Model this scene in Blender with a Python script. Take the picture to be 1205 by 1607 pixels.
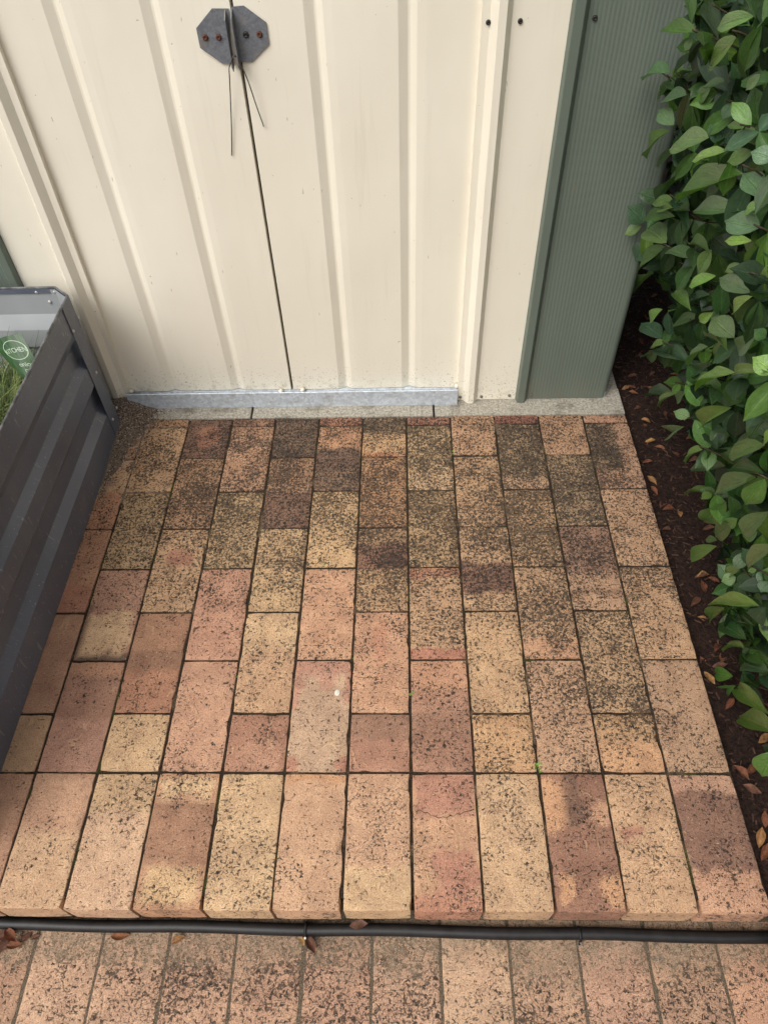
import bpy, bmesh, math, random
from mathutils import Vector, Matrix, noise as mnoise

for o in list(bpy.data.objects): bpy.data.objects.remove(o)
sc = bpy.context.scene
col = sc.collection
R = math.radians

# ------------------------------------------------------------------ camera
IW, IH = 1205.0, 1607.0
FPX, PITCH, YAW, ROLL = 1152.76, 0.871804, -0.0426, -0.04124
CAM = Vector((0.10846, -0.27076, 1.34849))
_fw = Vector((math.sin(YAW)*math.cos(PITCH), math.cos(YAW)*math.cos(PITCH), -math.sin(PITCH)))
_rt = Vector((math.cos(YAW), -math.sin(YAW), 0)); _up = _rt.cross(_fw)
RT = math.cos(ROLL)*_rt + math.sin(ROLL)*_up
UP = -math.sin(ROLL)*_rt + math.cos(ROLL)*_up
FW = _fw
cd = bpy.data.cameras.new('camera'); cam = bpy.data.objects.new('camera', cd); col.objects.link(cam)
cd.sensor_fit = 'VERTICAL'; cd.sensor_height = 24.0; cd.lens = FPX/IH*24.0
cd.clip_start = 0.02; cd.clip_end = 1000
m = Matrix((( RT.x, UP.x, -FW.x, CAM.x), (RT.y, UP.y, -FW.y, CAM.y), (RT.z, UP.z, -FW.z, CAM.z), (0,0,0,1)))
cam.matrix_world = m
sc.camera = cam
def ray(px, py): return FW + RT*((px-IW/2)/FPX) - UP*((py-IH/2)/FPX)
def at_z(px, py, z): d = ray(px, py); return CAM + d*((z-CAM.z)/d.z)
def at_y(px, py, y): d = ray(px, py); return CAM + d*((y-CAM.y)/d.y)
def at_x(px, py, x): d = ray(px, py); return CAM + d*((x-CAM.x)/d.x)
def proj(p):
    d = p-CAM; z = d.dot(FW)
    if z < 0.05: return (-9999, -9999, z)
    return (IW/2+FPX*d.dot(RT)/z, IH/2-FPX*d.dot(UP)/z, z)

# ------------------------------------------------------------------ world, sun, exposure
SUN_TO = Vector((-0.50, -0.62, 1.0)).normalized()
w = bpy.data.worlds.new('World'); sc.world = w; w.use_nodes = True
nt = w.node_tree; nt.nodes.clear()
sky = nt.nodes.new('ShaderNodeTexSky'); sky.sky_type = 'NISHITA'; sky.sun_disc = False
sky.sun_elevation = math.asin(SUN_TO.z); sky.sun_rotation = math.atan2(SUN_TO.x, SUN_TO.y)
sky.air_density = 1.0; sky.dust_density = 6.0; sky.ozone_density = 1.0
hs = nt.nodes.new('ShaderNodeHueSaturation'); hs.inputs['Saturation'].default_value = 0.27
bg = nt.nodes.new('ShaderNodeBackground'); bg.inputs['Strength'].default_value = 0.10
wo = nt.nodes.new('ShaderNodeOutputWorld')
nt.links.new(sky.outputs[0], hs.inputs['Color']); nt.links.new(hs.outputs[0], bg.inputs['Color']); nt.links.new(bg.outputs[0], wo.inputs[0])
sl = bpy.data.lights.new('sun', 'SUN'); sl.energy = 1.0; sl.angle = R(50); sl.color = (1.0, 0.965, 0.92)
so = bpy.data.objects.new('sun', sl); col.objects.link(so)
so.rotation_euler = (-SUN_TO).to_track_quat('-Z', 'Y').to_euler(); so.location = (-2, -3, 5)
vs = sc.view_settings; vs.view_transform = 'Standard'; vs.look = 'None'; vs.gamma = 1.0
vs.exposure = 0.56; vs.use_curve_mapping = False
sc.render.engine = 'CYCLES'

# ------------------------------------------------------------------ helpers
rnd = random.Random(7)
def lin(c):
    return tuple(((x/255.0)/12.92 if x/255.0 <= 0.04045 else ((x/255.0+0.055)/1.055)**2.4) for x in c)
def tag(o, label=None, cat=None, group=None, kind=None):
    if label: o['label'] = label
    if cat: o['category'] = cat
    if group: o['group'] = group
    if kind: o['kind'] = kind
    return o
def empty(name, loc=(0,0,0)):
    o = bpy.data.objects.new(name, None); col.objects.link(o); o.location = loc; o.empty_display_size = 0.05
    return o
def link(name, me, mat=None, parent=None, smooth=False):
    if mat is not None and len(me.materials) == 0: me.materials.append(mat)
    if smooth:
        me.polygons.foreach_set('use_smooth', [True]*len(me.polygons))
    o = bpy.data.objects.new(name, me); col.objects.link(o)
    if parent is not None:
        o.parent = parent
        # parents are unrotated empties/meshes: keep world coordinates
        pl = Vector(parent.location); q = parent.parent
        while q is not None: pl += Vector(q.location); q = q.parent
        o.location = -pl
    return o
def from_bm(name, bm, mat, parent=None, smooth=False):
    me = bpy.data.meshes.new(name); bm.to_mesh(me); bm.free()
    return link(name, me, mat, parent, smooth)
def py_mesh(name, vs_, fs, mat=None, parent=None, smooth=False):
    me = bpy.data.meshes.new(name); me.from_pydata([tuple(v) for v in vs_], [], fs); me.update()
    return link(name, me, mat, parent, smooth)
def bm_box(bm, c, s, bev=0.0):
    r = bmesh.ops.create_cube(bm, size=1.0)
    for v in r['verts']: v.co = Vector((c[0]+v.co.x*s[0], c[1]+v.co.y*s[1], c[2]+v.co.z*s[2]))
    if bev:
        es = list({e for v in r['verts'] for e in v.link_edges})
        bmesh.ops.bevel(bm, geom=es, offset=bev, segments=2, affect='EDGES', profile=0.6)
def box(name, x0, x1, y0, y1, z0, z1, mat, parent=None, bev=0.0):
    bm = bmesh.new(); bm_box(bm, ((x0+x1)/2, (y0+y1)/2, (z0+z1)/2), (x1-x0, y1-y0, z1-z0), bev)
    return from_bm(name, bm, mat, parent)
def sheet(name, prof, z0, z1, th, mat, parent=None, axis='z', nz=1, wob=0.0):
    """thin metal sheet: an open profile (a list of 2D points) extruded along an axis, with thickness th
    to the left of the travel direction"""
    n = len(prof); offs = []
    for i in range(n):
        a = Vector(prof[max(i-1, 0)]); b = Vector(prof[min(i+1, n-1)]); d = (b-a).normalized()
        offs.append(Vector((-d.y, d.x))*th)
    vs_, fs = [], []
    def P(p, h):
        if axis == 'z': return (p[0], p[1], h)
        if axis == 'x': return (h, p[0], p[1])
        return (p[0], h, p[1])
    for k in range(nz+1):
        h = z0+(z1-z0)*k/nz
        for i in range(n):
            wv = 0.0
            if wob: wv = wob*mnoise.noise(Vector((prof[i][0]*4.1, prof[i][1]*4.1, h*3.3)))
            vs_.append(P((prof[i][0], prof[i][1]+wv), h))
        for i in range(n):
            wv = 0.0
            if wob: wv = wob*mnoise.noise(Vector((prof[i][0]*4.1, prof[i][1]*4.1, h*3.3)))
            vs_.append(P((prof[i][0]+offs[i].x, prof[i][1]+offs[i].y+wv), h))
    S = 2*n
    for k in range(nz):
        a = k*S; b = a+S
        for i in range(n-1):
            fs.append((a+i, a+i+1, b+i+1, b+i)); fs.append((a+n+i+1, a+n+i, b+n+i, b+n+i+1))
        fs.append((a, b, b+n, a+n)); fs.append((a+n-1, a+2*n-1, b+2*n-1, b+n-1))
    for i in range(n-1):
        fs.append((i, n+i, n+i+1, i+1)); t = nz*S; fs.append((t+i, t+i+1, t+n+i+1, t+n+i))
    o = py_mesh(name, vs_, fs, mat, parent)
    bm = bmesh.new(); bm.from_mesh(o.data); bmesh.ops.recalc_face_normals(bm, faces=bm.faces); bm.to_mesh(o.data); bm.free()
    return o
def tube_geo(pts, rad, seg=8, caps=True, base=0):
    vs_, fs = [], []
    n = len(pts); pts = [Vector(p) for p in pts]
    ref = Vector((0.123, 0.31, 0.94))
    for i, p in enumerate(pts):
        d = (pts[min(i+1, n-1)]-pts[max(i-1, 0)]).normalized()
        a = d.cross(ref)
        if a.length < 1e-4: a = d.cross(Vector((1, 0, 0)))
        a.normalize(); b = d.cross(a)
        r = rad[i] if isinstance(rad, (list, tuple)) else rad
        for k in range(seg):
            t = 2*math.pi*k/seg; vs_.append(p+a*(math.cos(t)*r)+b*(math.sin(t)*r))
    for i in range(n-1):
        for k in range(seg):
            k2 = (k+1) % seg
            fs.append((base+i*seg+k, base+i*seg+k2, base+(i+1)*seg+k2, base+(i+1)*seg+k))
    if caps:
        fs.append(tuple(base+k for k in reversed(range(seg)))); fs.append(tuple(base+(n-1)*seg+k for k in range(seg)))
    return vs_, fs
def tube(name, pts, rad, mat, parent=None, seg=8):
    v, f = tube_geo(pts, rad, seg); return py_mesh(name, v, f, mat, parent, True)
def lathe(name, prof, origin, axis, mat, parent=None, seg=12):
    """prof = [(radius, height)...] round a direction"""
    ax = Vector(axis).normalized(); a = ax.orthogonal().normalized(); b = ax.cross(a); o = Vector(origin)
    vs_, fs = [], []
    for r, h in prof:
        for k in range(seg):
            t = 2*math.pi*k/seg; vs_.append(o+ax*h+a*(r*math.cos(t))+b*(r*math.sin(t)))
    for i in range(len(prof)-1):
        for k in range(seg):
            k2 = (k+1) % seg; fs.append((i*seg+k, i*seg+k2, (i+1)*seg+k2, (i+1)*seg+k))
    fs.append(tuple(reversed(range(seg)))); fs.append(tuple((len(prof)-1)*seg+k for k in range(seg)))
    return py_mesh(name, vs_, fs, mat, parent, True)
def sstep(a, b, x):
    if a == b: return 1.0 if x >= a else 0.0
    t = max(0.0, min(1.0, (x-a)/(b-a))); return t*t*(3-2*t)

# ------------------------------------------------------------------ materials
class NT:
    def __init__(s, name):
        s.m = bpy.data.materials.new(name); s.m.use_nodes = True; s.t = s.m.node_tree; s.t.nodes.clear()
        s.out = s.n('ShaderNodeOutputMaterial'); s.b = s.n('ShaderNodeBsdfPrincipled'); s.l(s.b.outputs[0], s.out.inputs[0])
    def n(s, t, **kw):
        x = s.t.nodes.new(t)
        for k, v in kw.items(): setattr(x, k, v)
        return x
    def l(s, a, b): s.t.links.new(a, b)
    def val(s, sock, v):
        if isinstance(v, bpy.types.NodeSocket): s.l(v, sock)
        else: sock.default_value = v
    def noise(s, vec, scale, detail=3, rough=0.55, dist=0.0, dim='3D'):
        x = s.n('ShaderNodeTexNoise'); x.noise_dimensions = dim
        s.val(x.inputs['Scale'], scale); x.inputs['Detail'].default_value = detail
        x.inputs['Roughness'].default_value = rough; x.inputs['Distortion'].default_value = dist
        if vec is not None: s.l(vec, x.inputs['Vector'])
        return x.outputs['Fac']
    def ramp(s, v, a, b, lo=0.0, hi=1.0):
        x = s.n('ShaderNodeMapRange', interpolation_type='SMOOTHSTEP')
        s.val(x.inputs[0], v); s.val(x.inputs[1], a); s.val(x.inputs[2], b); s.val(x.inputs[3], lo); s.val(x.inputs[4], hi)
        return x.outputs[0]
    def math(s, op, a, b=0.0, c=0.0):
        x = s.n('ShaderNodeMath', operation=op); s.val(x.inputs[0], a); s.val(x.inputs[1], b); s.val(x.inputs[2], c)
        return x.outputs[0]
    def mix(s, f, a, b, mode='MIX'):
        x = s.n('ShaderNodeMix', data_type='RGBA', blend_type=mode)
        s.val(x.inputs[0], f)
        for k, v in ((6, a), (7, b)):
            if isinstance(v, bpy.types.NodeSocket): s.l(v, x.inputs[k])
            else: x.inputs[k].default_value = (*v[:3], 1.0)
        return x.outputs[2]
    def coords(s, kind='Object', scale=(1,1,1), rand=False):
        tc = s.n('ShaderNodeTexCoord'); o = tc.outputs[kind]
        mp = s.n('ShaderNodeMapping'); s.l(o, mp.inputs[0]); mp.inputs[3].default_value = scale
        if rand:
            oi = s.n('ShaderNodeObjectInfo'); cx = s.n('ShaderNodeCombineXYZ')
            r = s.math('MULTIPLY', oi.outputs['Random'], 37.0)
            s.l(r, cx.inputs[0]); s.l(s.math('MULTIPLY', r, 1.7), cx.inputs[1]); s.l(s.math('MULTIPLY', r, 0.6), cx.inputs[2])
            s.l(cx.outputs[0], mp.inputs[1])
        return mp.outputs[0]
    def world(s, scale=(1,1,1)):
        g = s.n('ShaderNodeNewGeometry'); mp = s.n('ShaderNodeMapping'); s.l(g.outputs['Position'], mp.inputs[0]); mp.inputs[3].default_value = scale
        return mp.outputs[0]
    def attr(s, name, out='Color'):
        a = s.n('ShaderNodeAttribute'); a.attribute_name = name; return a.outputs[out]
    def base(s, c): s.val(s.b.inputs['Base Color'], c if isinstance(c, bpy.types.NodeSocket) else (*c[:3], 1.0))
    def set(s, rough=None, metal=None, spec=None):
        if rough is not None: s.val(s.b.inputs['Roughness'], rough)
        if metal is not None: s.val(s.b.inputs['Metallic'], metal)
        if spec is not None: s.val(s.b.inputs['Specular IOR Level'], spec)
    def bump(s, h, strength=0.3, dist=0.002):
        b = s.n('ShaderNodeBump'); b.inputs['Strength'].default_value = strength; b.inputs['Distance'].default_value = dist
        s.l(h, b.inputs['Height']); s.l(b.outputs[0], s.b.inputs['Normal']); return b

def mat_brick():
    k = NT('clay paver'); v = k.coords(rand=True)
    c = k.attr('tone'); dirt = k.attr('dirt', 'Fac'); sand = k.attr('sand', 'Fac')
    big = k.noise(v, 22, 3, 0.6); grain = k.noise(v, 420, 3, 0.7); mid = k.noise(v, 90, 4, 0.65)
    fl = k.math('ADD', k.attr('flash', 'Fac'), k.math('ADD', k.math('MULTIPLY', k.math('SUBTRACT', mid, 0.5), 0.9), k.math('MULTIPLY', k.math('SUBTRACT', grain, 0.5), 0.9)))
    c = k.mix(k.ramp(fl, 0.22, 0.74), c, k.attr('tone2'))
    c = k.mix(1.0, c, k.mix(k.ramp(big, 0.3, 0.7), (0.86, 0.82, 0.80), (1.10, 1.08, 1.04)), 'MULTIPLY')
    c = k.mix(1.0, c, k.mix(k.ramp(grain, 0.28, 0.72), (0.74, 0.70, 0.66), (1.16, 1.15, 1.12)), 'MULTIPLY')
    # clay grog: small red and pale inclusions
    grog = k.noise(v, 300, 2, 0.5, 0.3)
    c = k.mix(k.ramp(grog, 0.66, 0.72, 0.0, 0.45), c, lin((232, 200, 158)))
    c = k.mix(k.ramp(grog, 0.34, 0.28, 0.0, 0.35), c, lin((140, 82, 60)))
    # pale ridges left by the die
    vs_ = k.coords(scale=(1.0, 0.42, 1.0), rand=True)
    n1 = k.noise(vs_, 20, 1, 0.4, 0.35); iso = k.math('ABSOLUTE', k.math('SUBTRACT', n1, 0.5))
    msk = k.ramp(k.noise(v, 24, 2), 0.58, 0.66)
    ridge = k.math('MULTIPLY', k.ramp(iso, 0.022, 0.008), msk)
    c = k.mix(k.math('MULTIPLY', ridge, 0.22), c, lin((228, 190, 146)))
    # lichen and grime sitting in the pits
    wv = k.world(); clus = k.noise(wv, 27, 4, 0.62); fine = k.noise(wv, 175, 5, 0.66, 0.7)
    fine2 = k.noise(wv, 640, 2, 0.6)
    vd = k.world((0.20, 1.0, 1.0)); dash = k.noise(vd, 260, 2, 0.5)
    amt = k.math('ADD', dirt, k.math('ADD', k.math('MULTIPLY', k.math('SUBTRACT', clus, 0.5), 1.15), k.math('MULTIPLY', k.math('SUBTRACT', k.noise(wv, 8, 3, 0.55), 0.5), 1.0)))
    th = k.math('ADD', 0.348, k.math('MULTIPLY', amt, 0.198))
    sp = k.ramp(fine, k.math('ADD', th, 0.016), k.math('SUBTRACT', th, 0.012))
    th2 = k.math('ADD', 0.345, k.math('MULTIPLY', amt, 0.12))
    sp2 = k.ramp(fine2, k.math('ADD', th2, 0.02), k.math('SUBTRACT', th2, 0.015), 0.0, 0.7)
    ds = k.ramp(dash, k.math('ADD', 0.295, k.math('MULTIPLY', amt, 0.10)), k.math('ADD', 0.275, k.math('MULTIPLY', amt, 0.10)), 0.0, 0.75)
    sp = k.math('MAXIMUM', k.math('MAXIMUM', sp, sp2), ds)
    film = k.ramp(amt, 0.9, 1.7, 0.0, 0.12)
    c = k.mix(film, c, lin((104, 96, 86)))
    lc = k.mix(k.ramp(mid, 0.35, 0.65), lin((28, 27, 25)), lin((52, 49, 45)))
    c = k.mix(k.math('MULTIPLY', sp, k.ramp(k.noise(wv, 120, 3), 0.3, 0.7, 0.74, 0.98)), c, lc)
    # washed sand
    sn = k.noise(v, 700, 2, 0.7); sc_ = k.mix(k.ramp(sn, 0.3, 0.7), lin((84, 70, 56)), lin((176, 156, 130)))
    sf = k.ramp(k.math('ADD', sand, k.math('MULTIPLY', k.math('SUBTRACT', mid, 0.5), 1.3)), 0.10, 0.85, 0.0, 0.82)
    c = k.mix(sf, c, sc_)
    k.base(c); k.set(0.88, 0, 0.25)
    h = k.math('ADD', k.math('MULTIPLY', grain, 0.6), k.math('ADD', k.math('MULTIPLY', ridge, 0.7), k.math('MULTIPLY', fine, 0.9)))
    h = k.math('SUBTRACT', h, k.math('MULTIPLY', sp, 0.25))
    k.bump(h, 0.75, 0.0020); return k.m
def mat_paint(name, c, c2, rough=0.45, mark=0.25, spec=0.4):
    k = NT(name); v = k.world()
    big = k.noise(k.world((1.0, 1.0, 0.35)), 5, 3, 0.6); fine = k.noise(v, 60, 4, 0.7)
    cc = k.mix(k.ramp(big, 0.3, 0.7), c, c2)
    # rain-borne dirt runs and scuffs
    run = k.noise(k.world((14, 14, 0.9)), 3.0, 3, 0.6)
    cc = k.mix(k.ramp(run, 0.58, 0.80, 0.0, mark), cc, lin((150, 132, 104)))
    sc_ = k.noise(k.world((40, 40, 9)), 3.5, 2, 0.5)
    cc = k.mix(k.ramp(sc_, 0.745, 0.775, 0.0, 0.55), cc, lin((132, 116, 92)))
    # mud splashed up from the ground
    g = k.n('ShaderNodeNewGeometry'); sz = k.n('ShaderNodeSeparateXYZ'); k.l(g.outputs['Position'], sz.inputs[0])
    low = k.ramp(sz.outputs[2], 0.22, 0.02); spl = k.noise(v, 190, 3, 0.65)
    cc = k.mix(k.math('MULTIPLY', low, k.ramp(k.math('ADD', spl, k.math('MULTIPLY', low, 0.07)), 0.66, 0.72, 0.0, 0.6)), cc, lin((120, 100, 78)))
    cc = k.mix(k.math('MULTIPLY', k.ramp(sz.outputs[2], 0.075, 0.045), k.ramp(k.noise(v, 30, 4, 0.7), 0.45, 0.72, 0.0, 0.32)), cc, lin((126, 108, 84)))
    spk = k.noise(v, 75, 2, 0.5); cc = k.mix(k.ramp(spk, 0.775, 0.79, 0.0, 0.5), cc, lin((120, 104, 82)))
    k.base(cc); k.set(k.ramp(fine, 0.3, 0.7, rough-0.06, rough+0.08), 0, spec)
    k.bump(k.noise(v, 9, 2), 0.25, 0.004); return k.m
def mat_galv(name, tint=(176, 186, 194), sc_=130):
    k = NT(name); v = k.coords()
    vo = k.n('ShaderNodeTexVoronoi'); vo.inputs['Scale'].default_value = sc_; k.l(v, vo.inputs['Vector'])
    s = k.n('ShaderNodeSeparateColor'); k.l(vo.outputs['Color'], s.inputs[0])
    n = k.noise(v, 40, 4, 0.7)
    c = k.mix(s.outputs[0], tuple(x*0.72 for x in lin(tint)), lin(tint))
    c = k.mix(k.ramp(n, 0.52, 0.75, 0, 0.5), c, lin((150, 138, 116)))
    k.base(c); k.set(k.math('ADD', 0.42, k.math('MULTIPLY', s.outputs[1], 0.2)), 0.25, 0.5); return k.m
def mat_simple(name, c, c2=None, rough=0.6, metal=0.0, scale=60, bump=0.0, spec=0.4, rand=True, bd=0.002, detail=4):
    k = NT(name); v = k.coords(rand=rand); n = k.noise(v, scale, detail, 0.65)
    k.base(k.mix(k.ramp(n, 0.3, 0.7), c, c2 or c)); k.set(rough, metal, spec)
    if bump: k.bump(n, bump, bd)
    return k.m
def mat_bed_paint():
    k = NT('charcoal painted steel'); v = k.world(); n = k.noise(v, 4, 3, 0.6)
    c = k.mix(k.ramp(n, 0.3, 0.7), lin((86, 91, 104)), lin((98, 103, 115)))
    # soil splash specks and fine scratches running down
    sp = k.noise(v, 150, 3, 0.6); c = k.mix(k.ramp(sp, 0.655, 0.70, 0, 0.65), c, lin((176, 172, 166)))
    dust = k.noise(k.world((1, 1, 0.5)), 26, 4, 0.75); c = k.mix(k.ramp(dust, 0.5, 0.8, 0, 0.30), c, lin((132, 122, 110)))
    scr = k.noise(k.world((1, 40, 5)), 4, 1, 0.4); c = k.mix(k.ramp(scr, 0.72, 0.79, 0, 0.45), c, lin((164, 164, 166)))
    k.base(c); k.set(0.36, 0.0, 0.6); return k.m
def mat_leaf(name, use_object):
    k = NT(name)
    if use_object:
        oi = k.n('ShaderNodeObjectInfo'); c = oi.outputs['Color']
    else: c = k.attr('tone')
    uv = k.n('ShaderNodeUVMap'); uv.uv_map = 'UVMap'; se = k.n('ShaderNodeSeparateXYZ'); k.l(uv.outputs[0], se.inputs[0])
    t = se.outputs[0]; s = k.math('ABSOLUTE', k.math('SUBTRACT', se.outputs[1], 0.5))
    v = k.coords(rand=True) if use_object else k.world()
    n = k.noise(uv.outputs[0], 7, 4, 0.6)
    c = k.mix(1.0, c, k.mix(k.ramp(n, 0.3, 0.7), (0.78, 0.82, 0.72), (1.18, 1.12, 1.1)), 'MULTIPLY')
    sn = k.math('ADD', k.math('MULTIPLY', n, 0.05), s)
    saw = k.math('PINGPONG', k.math('SUBTRACT', k.math('MULTIPLY', t, 6.5), k.math('MULTIPLY', sn, 4.2)), 0.5)
    vein = k.math('MULTIPLY', k.ramp(saw, 0.10, 0.02), k.ramp(s, 0.44, 0.12))
    mid = k.ramp(s, 0.055, 0.018)
    vv = k.math('MAXIMUM', k.math('MULTIPLY', vein, 0.55 if use_object else 0.0), mid)
    c = k.mix(k.math('MULTIPLY', vv, 0.55), c, k.mix(1.0, c, (1.9, 1.75, 1.7), 'MULTIPLY'))
    k.base(c); k.set(0.33 if use_object else 0.5, 0, 1.0 if use_object else 0.3); k.b.inputs['Coat Weight'].default_value = 0.12 if use_object else 0.0; k.b.inputs['Coat Roughness'].default_value = 0.28
    cell = k.noise(uv.outputs[0], 22, 2, 0.5)
    h = k.math('ADD', k.math('MULTIPLY', k.ramp(saw, 0.0, 0.25), 0.16 if use_object else 0.0), k.math('SUBTRACT', k.math('MULTIPLY', cell, 0.8), k.math('MULTIPLY', mid, 0.9)))
    bp = k.bump(h, 0.75 if use_object else 0.15, 0.0018)
    tr = k.n('ShaderNodeBsdfTranslucent'); k.l(k.mix(1.0, c, (1.3, 1.6, 0.5), 'MULTIPLY'), tr.inputs[0]); k.l(bp.outputs[0], tr.inputs['Normal'])
    mx = k.n('ShaderNodeMixShader'); mx.inputs[0].default_value = 0.16
    k.l(k.b.outputs[0], mx.inputs[1]); k.l(tr.outputs[0], mx.inputs[2]); k.l(mx.outputs[0], k.out.inputs[0])
    return k.m

M = {}
M['brick'] = mat_brick()
M['cream'] = mat_paint('cream painted steel', lin((238, 232, 215)), lin((232, 225, 207)), 0.45, 0.12)
M['green'] = mat_paint('dull green painted steel', lin((109, 119, 108)), lin((101, 111, 101)), 0.42, 0.06)
M['galv'] = mat_galv('galvanised steel', (212, 220, 228))
M['galv_dark'] = mat_galv('weathered dark galvanised steel', (124, 128, 134), 240)
M['rust'] = mat_simple('rusty screw', lin((70, 44, 36)), lin((112, 72, 56)), 0.8, 0.2, 500, 0.3)
M['screw'] = mat_simple('dull zinc screw', lin((92, 88, 80)), lin((140, 134, 124)), 0.5, 0.5, 500)
M['dark_screw'] = mat_simple('dark painted screw', lin((40, 38, 36)), lin((62, 60, 56)), 0.5, 0.3, 500)
M['white_plastic'] = mat_simple('off-white plastic', lin((206, 200, 186)), lin((226, 222, 210)), 0.5, 0, 90)
M['wire'] = mat_simple('old grey wire', lin((74, 70, 68)), lin((104, 96, 90)), 0.55, 0.6, 300)
M['black_poly'] = mat_simple('black poly pipe', lin((18, 18, 19)), lin((32, 31, 31)), 0.46, 0, 40, 0.05)
kk = NT('grey concrete'); wv_ = kk.world(); n1_ = kk.noise(wv_, 160, 8, .7); n2_ = kk.noise(wv_, 14, 5, .65); n3_ = kk.noise(wv_, 45, 4, .7)
c_ = kk.mix(kk.ramp(n1_, .3, .7), lin((122, 116, 104)), lin((190, 184, 170)))
c_ = kk.mix(kk.ramp(n2_, .5, .72, 0, .7), c_, lin((84, 76, 64))); c_ = kk.mix(kk.ramp(n3_, .6, .72, 0, .6), c_, lin((74, 70, 56)))
kk.base(c_); kk.set(.92, 0, .2); kk.bump(n1_, .8, .002); M['concrete'] = kk.m
kk = NT('dark jointing sand'); wv_ = kk.world(); n1_ = kk.noise(wv_, 420, 3, .7); n2_ = kk.noise(wv_, 9, 4, .65); n3_ = kk.noise(wv_, 16, 3, .6)
c_ = kk.mix(kk.ramp(n1_, .3, .7), lin((30, 25, 20)), lin((70, 58, 46)))
c_ = kk.mix(kk.ramp(n3_, .55, .68, 0, .7), c_, kk.mix(kk.ramp(n1_, .3, .7), lin((74, 62, 48)), lin((136, 116, 92))))
c_ = kk.mix(kk.ramp(n2_, .56, .66, 0, .75), c_, kk.mix(kk.ramp(n1_, .3, .7), lin((40, 44, 20)), lin((84, 90, 44))))
kk.base(c_); kk.set(.95, 0, .15); kk.bump(n1_, .7, .002); M['sand'] = kk.m
M['path_sand'] = mat_simple('grey path sand', lin((62, 54, 44)), lin((124, 110, 92)), 0.95, 0, 500, 0.6, 0.15, False)
M['mulch_soil'] = mat_simple('dark mulch soil', lin((26, 18, 15)), lin((56, 40, 33)), 0.95, 0, 120, 0.8, 0.2, False, 0.006, 8)
M['ground'] = mat_simple('bare soil', lin((60, 48, 36)), lin((96, 80, 62)), 0.95, 0, 30, 0.6, 0.2, False, 0.01, 8)
M['bed'] = mat_bed_paint()
M['bed_in'] = mat_paint('pale grey coated steel', lin((162, 165, 166)), lin((150, 154, 156)), 0.35, 0.12, 0.6)
M['leaf'] = mat_leaf('hedge leaf', True)
M['leaf_mass'] = mat_leaf('inner hedge leaf', False)
M['twig'] = mat_simple('hedge twig', lin((46, 40, 28)), lin((74, 64, 44)), 0.85, 0, 120, 0.4)
M['black'] = mat_simple('black rubber', lin((14, 14, 15)), lin((22, 22, 23)), 0.6)

# ------------------------------------------------------------------ ground and setting
P, Q = 0.117, 0.233           # paver pitch across and along
def grid_surface(name, x0, x1, y0, y1, nx, ny, f, mat, parent=None):
    vs_, fs = [], []
    for j in range(ny+1):
        for i in range(nx+1):
            x = x0+(x1-x0)*i/nx; y = y0+(y1-y0)*j/ny; vs_.append((x, y, f(x, y)))
    for j in range(ny):
        for i in range(nx):
            a = j*(nx+1)+i; fs.append((a, a+1, a+nx+2, a+nx+1))
    return py_mesh(name, vs_, fs, mat, parent, True)
g = py_mesh('ground', [(-300,-300,-0.14), (300,-300,-0.14), (300,300,-0.14), (-300,300,-0.14)], [(0,1,2,3)], M['ground']); tag(g, kind='structure')
gs = box('garden_ground', -2.6, -0.7045, -0.02, 3.2, -0.13, -0.003, M['ground']); tag(gs, kind='structure')
def mulch_h(x, y):
    n = mnoise.noise(Vector((x*16, y*16, 1.3)))*0.010+mnoise.noise(Vector((x*55, y*55, 7)))*0.0035
    return -0.026+n+0.03*sstep(0.74, 1.1, x)
mb = grid_surface('mulch_bed', 0.7035, 2.4, -0.9, 3.4, 110, 260, mulch_h, M['mulch_soil']); tag(mb, kind='structure')

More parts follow.
